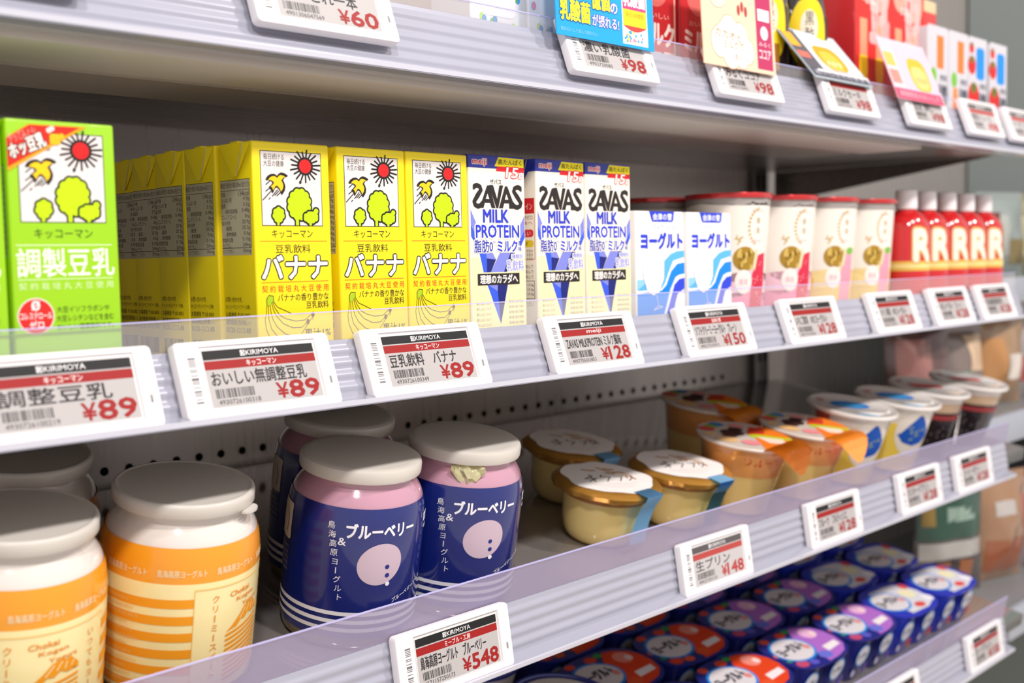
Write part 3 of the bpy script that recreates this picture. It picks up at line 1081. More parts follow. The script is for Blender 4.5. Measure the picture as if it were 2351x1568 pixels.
def savas_front():
    a = Art()
    N, B1, B2, B3 = '2c3cc8', '3a5ce0', '7f86d8', '1c2474'
    D = '2b2526'
    a.rect(1.1, 1.1, 48.4, 60, 'f2eab4', 0)
    a.text('meiji', 3.4, 116.6, 15.6, 121.0, 'd02638', 2, 0.025, out='f2ecec', outw=0.07)
    a.poly([(22.4, 116.8), (25.9, 122.6), (48.6, 122.2), (48.6, 116.8)], 'f2e01c', 2)
    a.text('高たんぱく', 25.6, 118.0, 46.6, 121.4, '3a3018', 3, 0.01)
    a.poly([(23.6, 113.8), (24.9, 116.8), (48.6, 116.8), (48.6, 113.6)], 'd8222c', 2)
    a.text('15', 32.0, 110.0, 42.6, 116.4, 'f6efec', 3, 0.02, out='d8222c', outw=0.06, skew=.2)
    a.text('g', 43.4, 109.6, 46.6, 113.4, 'f6efec', 3, 0.02, out='d8222c', outw=0.06, skew=.2)
    a.text('ザバス', 18.3, 105.4, 28.2, 108.6, D, 2, 0.01)
    # word mark: mirrored S, A, V, A, S
    a.text('S', 3.4, 90.6, 11.2, 105.4, D, 2, 0.03, mirror=True)
    a.rect(5.5, 90.6, 11.5, 93.2, D, 2)
    a.poly([(8.8, 90.6), (15.6, 104.6), (17.6, 104.6), (22.6, 90.6), (19.2, 90.6), (18, 93.8), (13.4, 93.8), (12.2, 90.6)], D, 2)
    a.poly([(14.2, 96.2), (17.2, 96.2), (15.8, 99.6)], 'f4ecd8', 3)
    a.poly([(17.2, 105), (20.9, 105), (24.2, 96.4), (26.4, 105), (29.8, 105), (25, 90.6), (23.4, 90.6)], D, 2)
    a.poly([(25.6, 90.6), (31.4, 104.6), (33.4, 104.6), (39.6, 92.4), (44, 90.6), (35.6, 90.6), (34.6, 93.8), (30.4, 93.8), (29.2, 90.6)], D, 2)
    a.poly([(31, 96.2), (34, 96.2), (32.4, 99.6)], 'f4ecd8', 3)
    a.text('S', 38.2, 90.4, 46.4, 105.2, D, 2, 0.03)
    a.rect(34.8, 90.5, 41.5, 93.0, D, 2)
    a.text('MILK', 11.8, 81.8, 33.7, 89.6, N, 4, 0.03)
    # blue V
    a.poly([(1.1, 89.6), (1.1, 80), (6.2, 70.2), (8.4, 76)], B2, 1)
    a.poly([(1.1, 80), (1.1, 73), (6.2, 66), (6.6, 71)], B1, 1)
    a.poly([(48.4, 86), (48.4, 76), (44.4, 70), (42.2, 77)], B2, 1)
    a.poly([(48.4, 77), (48.4, 72), (44.4, 66), (44.2, 71)], B1, 1)
    a.text('PROTEIN', 5.2, 72.2, 43.0, 79.9, N, 4, 0.03, out='f5efe0', outw=0.09)
    a.poly([(7.9, 62.6), (13.9, 62.6), (14.1, 59.2), (14, 50.4), (11.1, 50.4)], B1, 1)
    a.poly([(13.5, 62.6), (19.4, 62.6), (22.2, 58.3), (14.1, 59.2)], B2, 1)
    a.poly([(14.1, 59.2), (22.2, 58.3), (17.3, 50.4), (14, 50.4)], B3, 1)
    a.poly([(25.7, 62.6), (35.1, 62.6), (28.9, 50.4), (17.3, 50.4)], B2, 1)
    a.poly([(35.1, 62.6), (39, 62.6), (33, 50.4), (28.9, 50.4)], B3, 1)
    a.poly([(14.0, 43), (32.4, 43), (25.4, 17.6)], B1, 1)
    a.poly([(23, 38.4), (23.2, 43), (32.4, 43), (25.4, 17.6)], B3, 2)
    a.poly([(14, 43), (23.2, 43), (23, 38.4)], B2, 2)
    a.text('脂肪0', 3.4, 62.9, 19.4, 70.6, '2a34a8', 4, 0.02, out='f5efe0', outw=0.07)
    a.text('ゼロ', 19.6, 68.6, 22.0, 70.2, N, 4)
    a.text('ミルク', 23.6, 63.2, 41.2, 70.2, N, 4, 0.035, out='f5efe0', outw=0.08)
    a.text('風', 42.3, 67, 45.3, 70, N, 4).text('味', 42.3, 63.4, 45.3, 66.4, N, 4)
    a.rect(35.4, 58.4, 46.6, 61.8, 'dcdcf0', 4)
    a.text('種類別', 36.2, 58.8, 45.8, 61.4, '6a70c0', 5)
    a.text('乳飲料', 31.6, 50.9, 46.9, 57.8, '8d92e0', 4, 0.015, out='f5efe0', outw=0.07)
    a.rect(5.8, 42.4, 42.8, 49.6, D, 4)
    a.text('理想のカラダへ', 8.0, 43.4, 41.0, 48.8, 'f6efe8', 5, 0.03)
    for i in range(5):
        a.text('高たんぱくミルク', 4.5, 30 - 3.4 * i, 17, 32 - 3.4 * i, 'a8a08c', 2)
        a.text('要冷蔵十度以下保存', 33, 30.6 - 3.4 * i, 46, 32.4 - 3.4 * i, 'a8a08c', 2)
    return a


def savas_side():
    a = Art()
    a.rect(2, 88, 29.6, 98, 'd0202a', 0)
    a.text('ミルクプロテイン', 3, 90.4, 28, 95, 'f2dcd4', 1)
    a.line([(2, 98), (29.6, 98), (29.6, 58), (2, 58)], .3, 'd0504c', 0, False)
    a.text('高たんぱく脂肪ゼロ', 3, 84, 28, 87, '6a5c50', 1)
    a.text('理想の体へ', 6, 80.6, 28, 83.2, 'c04c48', 1)
    a.rrect(4, 72.6, 28.6, 77.6, 2, 'd8343a', 0)
    a.text('おいしい', 12, 73.6, 26, 76.6, 'f2dcd4', 1)
    a.rrect(8, 66, 28.6, 70.6, 2, 'e8cc2c', 0)
    a.text('カラダ', 12, 66.8, 24, 69.8, '6a5c20', 1)
    for i in range(3):
        a.text('牛乳由来の乳たんぱくを配合', 3, 62.6 - 2.6 * i, 28, 64.6 - 2.6 * i, '9a8c78', 1)
    for i in range(3):
        a.text('開封後は早めに飲んで', 4, 52 - 3.4 * i, 28, 54.6 - 3.4 * i, '8a7c6c', 1)
    a.frame(6, 32, 29, 44, .4, '6a6060', 0)
    for i in range(3):
        a.text('たんぱく質 15.0g', 8, 40 - 3 * i, 28, 42.4 - 3 * i, '6a6060', 1)
    a.text('保存してください', 6, 27, 28, 30, '6a6060', 1)
    return a


CRM = mat('f4ecdc', 0.4, coat=0.15, name='cream_carton_board')
NAV = mat('242f96', 0.4, coat=0.15, name='blue_carton_top')
s1 = brick('milk_carton', 'cream protein milk carton with blue top, left one beside the yellow cartons', 0.0495, 0.0315, 0.1235, CRM, savas_front(), savas_side(), bands=[(0.1153, NAV)], ear=NAV, group='protein milk cartons')
on(s1, 'M', 0.5003 + HW, 0.0458, R(-1))
on(dup(s1, 'cream protein milk carton with blue top, middle of the three'), 'M', 0.5598 + HW, 0.0458, R(1))
on(dup(s1, 'cream protein milk carton with blue top, right one beside the white yogurt cartons'), 'M', 0.6103 + HW, 0.0458)


def yog_front():
    a = Art()
    B = '2a3fcc'
    a.poly([(16, 91.3), (46.8, 91.3), (45.6, 84.6), (44, 83.6), (20.2, 83.6), (19, 84.6)], B, 1)
    a.text('会津の雪', 20.5, 84.9, 43.6, 89.8, 'e4e6fa', 2, 0.03)
    a.text('ソフトクリーミィ', 16.9, 77.4, 49.8, 81.4, '5a4a9c', 1, 0.0)
    a.text('ヨーグルト', 6.2, 64, 56.6, 75.4, B, 1, 0.06)
    sk, md, dk, wh = '5cb4e0', '0f86e4', '2f46d8', 'f2f4fa'
    a.rect(1.1, 34, 13, 41.6, '94cdec', 1)
    a.poly([(1.1, 34), (33, 32), (38, 45), (45, 55), (59, 57.6), (59, 62.4), (50, 62), (42, 60), (34, 55), (33.2, 50)], sk, 1)
    a.poly([(1.1, 5), (28, 6), (36, 22), (41, 34), (48, 43), (59, 45), (59, 53.4), (50, 52.6), (42, 47), (36, 37), (30, 33), (1.1, 31.6)], md, 2)
    a.poly([(1.1, 31.6), (30, 33), (36, 37), (42, 47), (50, 52.6), (59, 53.4), (59, 55.4), (49, 54.6), (40, 48), (34, 38), (30, 34.5), (1.1, 33.4)], wh, 3)
    a.poly([(1.1, 1.1), (30, 1.1), (42, 10), (50, 30), (59, 34), (59, 42), (52, 41), (46, 37), (40, 24), (34, 12), (28, 8), (1.1, 8)], dk, 3)
    a.poly([(1.1, 8), (28, 8), (34, 12), (40, 24), (46, 37), (52, 41), (59, 42), (59, 45), (51, 44), (44, 38), (38, 25), (32, 13), (27, 10), (1.1, 10)], wh, 4)
    a.poly([(34, 1.1), (59, 1.1), (59, 30), (52, 30), (48, 26), (44, 14)], wh, 4)
    # tilted drinking glass
    L = 'c6bcd8'
    gl = [(7.2, 51), (9, 42), (13, 33), (20, 29.8), (27, 32), (33, 42), (33.4, 54), (31.6, 57)]
    a.poly(gl, 'f6f5f8', 5)
    a.line(gl + gl[:1], .3, L, 6, False)
    a.line([(8.6, 44.5), (32.6, 50.5)], .3, L, 6, False)
    a.line([(23, 47), (28, 66)], .3, L, 6, False)
    a.line([(24, 30), (26, 22), (20, 19), (31, 21), (26, 22)], .5, 'dcd8ea', 6, False)
    return a


WB = mat('f4f1ee', 0.4, coat=0.15, name='white_carton_board')
BT = mat('4050cc', 0.4, name='blue_ear')
y1 = brick('yogurt_carton', 'short white yogurt carton with blue waves, beside the protein milk cartons', 0.0588, 0.042, 0.0914, WB, yog_front(), None, ear=None, group='short white yogurt cartons')
m = MB()
m.box(-0.0305, -0.0294, -0.016, 0.016, 0.0895, 0.0920, BT, 0.0003)
m.box(-0.027, 0.027, -0.001, 0.006, 0.0914, 0.0922, BT, 0.0003)
m.build('blue_top_fold', y1)
on(y1, 'M', 0.6651 + 0.0294, 0.03 + 0.021)
on(dup(y1, 'short white yogurt carton with blue waves, beside the yogurt drink cups'), 'M', 0.7285 + 0.0294, 0.03 + 0.021)


# ================================================================== yogurt jars
def lerp_profile(pts):
    def f(z):
        for (r0, z0), (r1, z1) in zip(pts, pts[1:]):
            if z0 <= z <= z1:
                return r0 + (r1 - r0) * (z - z0) / (z1 - z0)
        return pts[-1][0]
    return f


GLASS_GOLD = mat('6f6038', 0.12, coat=1.0, name='jar_glass_base')
LID = mat('ccc5bc', 0.34, noise=0.03, scale=40, sss=0.1, name='translucent_white_lid')


def jar_rf():
    return lerp_profile([(40.0, 8), (40.7, 14), (41, 40), (41, 66), (40.6, 76), (39.8, 82), (38.8, 86.5)])


def jar(name, label, content, label_col, art, foil=False, rim=False, group=None, top=None):
    t = thing(name, label, 'yogurt jar', group)
    rf = jar_rf()
    m = MB()
    prof = [(33, 0), (37, 0.6), (38.6, 2.5), (39.4, 6), (39.8, 9), (40.6, 40), (40.6, 66), (40.2, 76), (39.4, 82), (38.4, 86.5), (36.8, 90), (34.4, 93.4), (32.2, 96), (31.2, 98), (31, 101)]
    m.lathe(prof, content, 64, mats=[GLASS_GOLD] * 4 + [content] * 10)
    m.build('glass_body', t)
    m = MB()
    zs = [8, 11, 14, 20, 30, 40, 50, 60, 68.4, 71, 76, 79, 82, 84.5, 86.5]
    m.lathe([(rf(z), z) for z in zs], label_col, 72, cap0=False, cap1=False, mats=[top if z >= 68.4 else None for z in zs[:-1]] if top else None)
    m.art(art, cmap(rf, step=1.2e-4), sub=2.2)
    m.build('label_band', t)
    m = MB()
    if rim:
        lp = [(34.4, 99.8), (35.4, 99.9), (36.0, 100.8), (36.0, 105.4), (35.6, 106.8), (34.8, 107.5), (34.0, 107.6), (33.3, 107.2), (32, 107.1), (0.5, 107.3)]
    else:
        lp = [(34.6, 99.6), (35.7, 99.8), (36.0, 100.6), (36.0, 105.2), (35.4, 106.8), (34, 107.7), (31, 108), (0.5, 108.1)]
    m.lathe(lp, LID, 72)
    l = m.build('lid', t)
    if rim:
        m = MB()
        a = R(62)
        pts = []
        for k in range(9):
            b = PI * k / 8
            pts.append((math.sin(a) * (35.5 + 4.6 * math.sin(b)) + math.cos(a) * 7 * math.cos(b), -math.cos(a) * (35.5 + 4.6 * math.sin(b)) + math.sin(a) * 7 * math.cos(b)))
        n = len(pts)
        vs = [(x * .001, y * .001, .0990) for x, y in pts] + [(x * .001, y * .001, .1002) for x, y in pts]
        m.add(vs, [list(range(n))[::-1], [n + i for i in range(n)]] + [[i, (i + 1) % n, n + (i + 1) % n, n + i] for i in range(n)], LID)
        m.build('pull_tab', l)
    if foil:
        rnd = random.Random(3)
        bm = bmesh.new()
        rows = []
        for i in range(5):
            row = []
            for k in range(9):
                a = R(-17 + 34 * k / 8)
                z = 99.5 - i * 3.9 * (0.2 + .8 * math.sin(PI * (k + .3) / 8.6))
                r = 32.8 + 4.2 * math.sin(i * .6) + rnd.uniform(-1.1, 1.1)
                row.append(bm.verts.new((r * .001 * math.sin(a), -r * .001 * math.cos(a), z * .001)))
            rows.append(row)
        for i in range(4):
            for k in range(8):
                q = [rows[i][k], rows[i][k + 1], rows[i + 1][k + 1], rows[i + 1][k]]
                bm.faces.new(q[:3])
                bm.faces.new([q[0], q[2], q[3]])
        bmesh.ops.solidify(bm, geom=bm.faces[:], thickness=0.0002)
        m = MB()
        m.bm(bm, mat('e6dfb4', 0.16, metal=0.6, name='crumpled_foil'))
        m.build('foil_tab', t)
    return t


def navy_art():
    a = Art()
    Wt = 'e9e6ec'
    for z in (12.4, 17.4, 22.4):
        a.rect(-125, z, 125, z + 2.4, Wt, 0)
    a.disc(14.4, 54, 13.6, 'c9b2bf', 1, 12.4, n=40, rot=.35)
    a.disc(18.6, 52.2, 1.35, '22307c', 2).disc(19, 47.0, 1.35, '22307c', 2).disc(19.6, 41.8, 1.35, Wt, 2)
    a.text('ブルーベリー', -6.4, 70.0, 36, 78.2, Wt, 1, 0.035)
    a.text('&', -10.6, 65.2, -6.2, 69.6, Wt, 1, 0.01)
    a.vtext('鳥海高原ヨーグルト', -15.2, 79, 4.6, 5.3, Wt, 1, 0.012, dx=0.95)
    a.text('ブルーベリーソース', 24, 29, 50, 32, Wt, 1, 0.02, slope=0.32)
    a.rrect(50, 72, 62, 77, .5, Wt, 1)
    a.text('要冷蔵', 51, 73, 61, 76, '22307c', 2)
    a.text('400g', 50, 66.6, 60, 70.2, Wt, 1)
    a.rrect(-62, 58, -45, 80, 2, 'e8dccb', 1)
    a.line([(-50, 62), (-49, 70), (-52, 76)], .8, '3a3a52', 2)
    for i in range(5):
        a.text('種類別発酵乳', -62, 52 - 3.4 * i, -46, 54.4 - 3.4 * i, '8a88a4', 1)
    return a


def orange_art():
    a = Art()
    O, Cr = 'ee9a1c', 'f2e0a0'
    for k in range(-4, 5):
        a.text('鳥海高原ヨーグルト', k * 29 - 15 + 3, 72.0, k * 29 + 9 + 3, 75.8, 'f0dcae', 1, 0.012)
    for k in range(7):
        z = 60.4 - k * 9.0
        for c in (-125.66 + 70, ):
            pass
        a.rect(-84, max(z - 4.8, 8.2), 6.2, z, O, 0)
        a.rect(66, max(z - 4.8, 8.2), 125, z, O, 0)
    for k in range(12):
        a.text('種類別発酵乳無脂乳固形分', -44, 57 - k * 4, -26 + 3 * (k % 3), 59 - k * 4, 'f6c870', 1)
    a.rect(6.2, 64.8, 66, 65.2, 'e8b860', 1).rect(6.2, 8.2, 6.6, 65, 'e8b860', 1)
    a.vtext('クリーミースイート', 17.2, 61.5, 4.6, 5.2, 'e08a14', 1, 0.012)
    a.vtext('いつでもヨーグルト', 56, 61.5, 4.6, 5.2, 'e08a14', 1, 0.012)
    for i, s in enumerate(('Chokai', 'Kogen', 'Yogurt')):
        a.text(s, 25.5 + 4.5 * i, 58 - 4.0 * i, 39 + 4.5 * i, 60.8 - 4.0 * i, 'e08a14', 1, 0.015, slope=0.06)
    mt = [(24, 39), (28, 42), (33, 46.4), (36, 49.6), (40, 51.2), (42, 50.4), (45, 51), (49, 47), (49, 44.6), (45.5, 45.4), (43, 44), (40, 45.4), (37, 43), (34, 43.4), (31, 40.6), (27, 40)]
    a.poly(mt, 'e8961c', 1)
    for p in ([(33, 44), (37, 49)], [(38, 46), (40.6, 50)], [(42, 46), (43, 49.4)], [(45, 46.6), (46.4, 49)]):
        a.line(p, .5, Cr, 2, False)
    for k in range(10):
        z = 38 - k * 2.7
        a.poly([(24, z - 1.3), (24, z), (49, z + 4.4), (49, z + 3.1)], 'e8961c', 1)
    return a


PINK = mat('c08fa2', 0.12, coat=1.0, name='blueberry_yogurt_in_glass')
YOGW = mat('dfd5cd', 0.12, coat=1.0, name='plain_yogurt_in_glass')
NAVY = mat('11206e', 0.16, coat=0.8, name='navy_label_film')
CREAM = mat('f4e2a4', 0.25, coat=0.6, name='cream_label_film')
nj = jar('yogurt_jar', 'navy blueberry yogurt jar in front, nearest the ¥548 price tag', PINK, NAVY, navy_art(), group='navy blueberry yogurt jars')
on(nj, 'L', 0.4262, 0.0704, R(-37))
oj = jar('yogurt_jar', 'orange and cream yogurt jar, right one with its lid tab showing', YOGW, CREAM, orange_art(), rim=True, top=mat('ee9a1c', 0.25, coat=0.6, name='orange_label_film'), group='orange and cream yogurt jars')
on(oj, 'L', 0.3100, 0.0712, R(-29))
o2 = dup(oj, 'orange and cream yogurt jar at the lower left corner')
bpy.data.objects.remove([c for l in o2.children for c in l.children if c.name.startswith('pull_tab')][0])
on(o2, 'L', 0.2216, 0.0674, R(-52))
o3 = dup(oj, 'orange and cream yogurt jar behind the other two')
bpy.data.objects.remove([c for l in o3.children for c in l.children if c.name.startswith('pull_tab')][0])
on(o3, 'L', 0.2585, 0.1475, R(-70))
n2 = jar('yogurt_jar', 'navy blueberry yogurt jar with crumpled foil under its lid, at the right', PINK, NAVY, navy_art(), foil=True, group='navy blueberry yogurt jars')
on(n2, 'L', 0.5088, 0.0680, R(-39))
n3 = dup(n2, 'navy blueberry yogurt jar half hidden behind the front two')
on(n3, 'L', 0.466, 0.1415, R(-30))

# ================================================================== pudding cups
GOLD = mat('d49a44', 0.2, metal=0.55, coat=0.3, name='gold_foil')
CUST = mat('fadc90', 0.25, coat=0.6, sss=0.35, name='custard_in_clear_cup')
CARA = mat('c07a3e', 0.25, coat=0.6, sss=0.15, name='caramel_layer')
BTAB = mat('86c0e8', 0.35, coat=0.3, name='blue_tab_paper')


def pudding(label, group):
    t = thing('pudding_cup', label, 'pudding', group)
    m = MB()
    m.lathe([(20, 0), (23.5, 0.8), (27, 4), (29.5, 9), (31, 16), (32.2, 28), (33.2, 36), (33.6, 40), (34, 44)], CUST, 48, mats=[CUST] * 6 + [CARA] * 2)
    m.build('cup', t)
    rnd = random.Random(11)
    wv = [rnd.uniform(-1.3, 1.3) for _ in range(64)]

    def wob(i, k):
        return wv[k] * (1, .7, .35, 0, 0, 0)[min(i, 5)] + 1.3 * abs(math.cos(k * PI / 16)) * (1 if i < 3 else 0)
    m = MB()
    m.lathe([(34.4, 38.6), (40.6, 41.6), (41.6, 45.0), (39.4, 47.3), (35.5, 47.9), (0.5, 48.2)], GOLD, 64, wob=wob, cap0=False)
    # printed cream swirl
    a = Art()
    pts = []
    for k in range(48):
        an = 2 * PI * k / 48
        r = 35.6 + 1.4 * math.sin(5 * an + 1) + .8 * math.sin(9 * an)
        pts.append((r * math.cos(an), r * math.sin(an)))
    a.poly(pts, 'f4ece8', 1)
    for p in ([(-16, 16), (-10, 14), (-6, 15)], [(-2, 22), (2, 17), (6, 14)], [(4, 20), (10, 18)], [(8, 12), (14, 13), (20, 8)], [(14, 6), (20, 3), (22, -2)], [(2, 10), (8, 9)]):
        a.line(p, 2.4, 'bd7c24', 2)
    for p in ([(-12, 2), (-20, -6), (-10, -4), (-18, -12)], [(-14, 4), (-13, -12)], [(-6, 0), (2, 0), (-3, -10)], [(-4, 4), (-5, 1)], [(6, 2), (12, 1), (8, -8)], [(10, 5), (13, 3)], [(16, 4), (16, -1)], [(21, 6), (20, 0), (16, -6)]):
        a.line(p, 1.0, '4a4038', 3)
    for p in ([(-16, -18), (0, -22), (16, -18)], [(-6, -16), (10, -15), (20, -10)]):
        a.line(p, .5, 'cfc4c0', 2, False)
    m.art(a, tmap(0, 0, 0.0482))
    m.build('foil_lid', t)
    # paper tab folded over the rim and down the side
    bm = bmesh.new()
    a0 = R(32)
    prof = [(33, 48.6), (38, 48.9), (47.0, 48.4), (45.5, 44), (42.2, 38), (40.2, 31), (39.0, 24), (38.4, 17), (38.6, 9)]
    rows = []
    for i, (r, z) in enumerate(prof):
        row = []
        for k in range(5):
            s = (-9.5 + 4.75 * k) * (1 if i < 3 else 1.0) + (0 if i < 3 else -(i - 2) * .5)
            row.append(bm.verts.new(((r * math.sin(a0) + s * math.cos(a0)) * .001, (-r * math.cos(a0) + s * math.sin(a0)) * .001, z * .001)))
        rows.append(row)
    for i in range(len(rows) - 1):
        for k in range(4):
            bm.faces.new([rows[i][k], rows[i][k + 1], rows[i + 1][k + 1], rows[i + 1][k]])
    bmesh.ops.solidify(bm, geom=bm.faces[:], thickness=0.0003)
    m = MB()
    m.bm(bm, BTAB, True)
    m.build('paper_tab', t)
    return t


PG = 'gold rimmed pudding cups'
p1 = pudding('gold rimmed pudding cup with cream lid in front, next to the navy jars', PG)
on(p1, 'L', 0.682, 0.0826, R(-32))
on(dup(p1, 'gold rimmed pudding cup with cream lid to the right, by the fruit jelly cups'), 'L', 0.7690, 0.0765, R(-34))
on(dup(p1, 'gold rimmed pudding cup with cream lid standing in shade at the back'), 'L', 0.7285, 0.158, R(-36))


def cupthing(name, label, group, prof, mats, body_art=None, rf=None, sub=3):
    t = thing(name, label, 'dessert cup', group)
    m = MB()
    m.lathe(prof, mats[0], 48, mats=mats)
    if body_art:
        m.art(body_art, cmap(rf), sub=sub)
    m.build('cup', t)
    return t


# ---- fruit jelly
def jelly(label, group):
    AMB = mat('f6d486', 0.12, coat=0.9, sss=0.15, name='amber_jelly')
    ORF = mat('e49c58', 0.2, coat=0.7, name='orange_printed_cup')
    a = Art()
    a.rect(-130, 34, 130, 42, 'e0541c', 0).text('フルーツ', -18, 47, 22, 54, 'c8301c', 2, 0.02)
    a.rect(-130, 39, 130, 40.4, '9aa81c', 1)
    rf = lerp_profile([(26, 0), (27, 2), (38, 62)])
    t = cupthing('fruit_jelly_cup', label, group, [(24, 0), (27, 2), (29.2, 14), (33.5, 36), (38, 60), (38.2, 62)], [AMB] * 3 + [ORF] * 2, a, rf)
    m = MB()
    LW = mat('e2d2c6', 0.25, coat=0.4, name='jelly_lid_film')
    m.lathe([(39, 61.2), (42.4, 61.6), (42.8, 63), (41.8, 64), (0.5, 64.2)], LW, 64)
    a = Art()
    ring = [(41 * math.cos(R(k)), 41 * math.sin(R(k))) for k in range(-92, 50, 6)]
    a.poly(ring + [(8, 8)], 'ef7a1c', 0)
    a.poly([(4, 6), (40, -7), (39, -13), (2, -6)], 'b6c81c', 1)
    a.poly([(2, 2), (16, 26), (30, 24), (20, 4)], 'd8401c', 1)
    a.poly([(8, -4), (30, -10), (28, -24), (12, -22)], 'f4d8c4', 1)
    for cx, cy, r, c in ((-30, 16, 8, 'd8504c'), (-14, 30, 7, '2c7fc0'), (-22, 24, 6, '8aa83c'), (-10, 6, 11, '4a2c28'), (-2, 16, 7, '3a2422'), (-16, -2, 7, '5a342c'), (-24, -14, 10, 'e6b87c'), (-6, -22, 9, 'e88a90'), (4, 26, 7, 'e08a8a'), (-34, 0, 5, 'e8c078'), (18, 14, 6, 'c83a2c')):
        a.disc(cx, cy, r, c, 2, r * .8, n=14)
    m.art(a, tmap(0, 0, 0.0642))
    m.build('printed_lid', t)
    # big peel flap bent down over the rim
    bm = bmesh.new()
    a0 = R(36)
    rows = []
    for i, (r, z, hw) in enumerate(((32, 64.9, 30), (41.6, 65.0, 30), (47, 62.6, 28), (51.5, 57, 22), (54.5, 50, 13), (56, 45, 4))):
        row = []
        for k in range(7):
            s = hw * (k - 3) / 3
            row.append(bm.verts.new(((r * math.sin(a0) + s * math.cos(a0)) * .001, (-r * math.cos(a0) + s * math.sin(a0)) * .001, z * .001)))
        rows.append(row)
    for i in range(5):
        for k in range(6):
            bm.faces.new([rows[i][k], rows[i][k + 1], rows[i + 1][k + 1], rows[i + 1][k]])
    bmesh.ops.solidify(bm, geom=bm.faces[:], thickness=0.0004)
    m = MB()
    m.bm(bm, mat('f5981c', 0.22, coat=0.6, name='orange_flap_film'), True)
    a = Art()
    a.text('ゼリー', -11, 0, 11, 8, 'fbe6c8', 1, 0.03)

    def fm(u, v, l):
        r = 49.9 - v * .44
        z = 57.4 + v * .72
        return ((r * math.sin(a0) + u * math.cos(a0)) * .001, (-r * math.cos(a0) + u * math.sin(a0)) * .001, z * .001)
    m.art(a, fm)
    m.build('peel_flap', t)
    return t


JG = 'orange fruit jelly cups'
j1 = jelly('orange fruit jelly cup at the front, touching the right pudding cup', JG)
on(j1, 'L', 0.8505, 0.0700, R(-30))
on(dup(j1, 'orange fruit jelly cup at the right, beside the custard cups'), 'L', 0.941, 0.0640, R(-32))
on(dup(j1, 'orange fruit jelly cup standing at the back in shade'), 'L', 0.918, 0.158, R(-34))


# ---- custard cups and coffee jelly
def dessert(kind, label, group):
    CLR = mat('ddd6d0', 0.15, coat=0.8, name='clear_cup_rim')
    a = Art()
    rf = lerp_profile([(25, 0), (27, 2), (29, 14), (35.2, 52), (37.4, 63), (38.6, 70)])
    if kind == 'custard':
        top, low = mat('ece2d4', 0.2, coat=0.6, name='milk_layer'), mat('f8d858', 0.2, coat=0.6, name='custard_layer')
        mats = [low, low, low, top, CLR]
        a.disc(8, 30, 25, 'ede4da', 1, 25)
        a.poly([(8, 50), (12, 50), (20, 42), (28, 34), (30, 26), (22, 20), (8, 17), (-6, 20), (-14, 28), (-10, 30)], '1a56b8', 2)
        for k in range(14):
            rnd = random.Random(k)
            a.disc(-4 + 28 * rnd.random(), 22 + 16 * rnd.random(), 1.1, 'a8b84c', 3, n=8)
        a.rect(-60, 46, -40, 60, 'd05a4c', 1)
    else:
        top, low = mat('c9a888', 0.2, coat=0.6, name='cream_layer'), mat('241c20', 0.2, coat=0.6, name='coffee_layer')
        mats = [low, low, low, top, CLR]
        a.rect(-60, 36, 60, 41, 'a03a3c', 1)
        for k in range(18):
            rnd = random.Random(k)
            a.disc(-40 + 90 * rnd.random(), 8 + 24 * rnd.random(), 1.4, '6a6068', 1, n=8)
    t = cupthing('custard_cup' if kind == 'custard' else 'coffee_jelly_cup', label, group, [(24, 0), (27, 2), (29, 14), (35, 52), (37.2, 63), (38.6, 70)], mats, a.shift(0, 13 if kind == 'custard' else 8), rf)
    m = MB()
    m.lathe([(39, 68.6), (42.6, 69), (43.4, 70.6), (43, 72.4), (41, 73), (39.4, 72.2), (0.5, 72.4)], mat('e6dfda', 0.2, coat=0.7, name='dessert_lid_film'), 64)
    b = Art()
    if kind == 'custard':
        b.disc(-2, 2, 20, '1c6fc0', 1, 13)
        b.disc(-2, 0, 15, '3a94c8', 2, 6)
        b.disc(-26, 16, 4, 'd06a70', 1)
        b.poly([(-8, -24), (24, -22), (34, -8), (30, -20), (10, -34)], 'f2ebe6', 1)
        b.rect(-10, -36, 10, -32, '8fc0e8', 1)
    else:
        b.rrect(-22, -4, 16, 9, 4, 'cc3434', 1)
        b.disc(-26, 18, 4, 'c06468', 1)
        b.poly([(4, -22), (26, -16), (30, -6), (36, -14), (16, -32)], 'd8c4b4', 1)
    m.art(b, tmap(0, 0, 0.0724))
    m.build('printed_lid', t)
    return t


c1 = dessert('custard', 'custard cup with blue oval lid, beside the fruit jelly cups', 'custard cups')
on(c1, 'L', 1.030, 0.066, R(-36))
on(dup(c1, 'custard cup with blue oval lid, beside the coffee jelly cups'), 'L', 1.122, 0.064, R(-36))
k1 = dessert('coffee', 'dark coffee jelly cup with red mark on its lid, beside the custard cups', 'coffee jelly cups')
on(k1, 'L', 1.213, 0.072, R(-36))
on(dup(k1, 'dark coffee jelly cup with red mark on its lid, last at the far end'), 'L', 1.307, 0.068, R(-36))


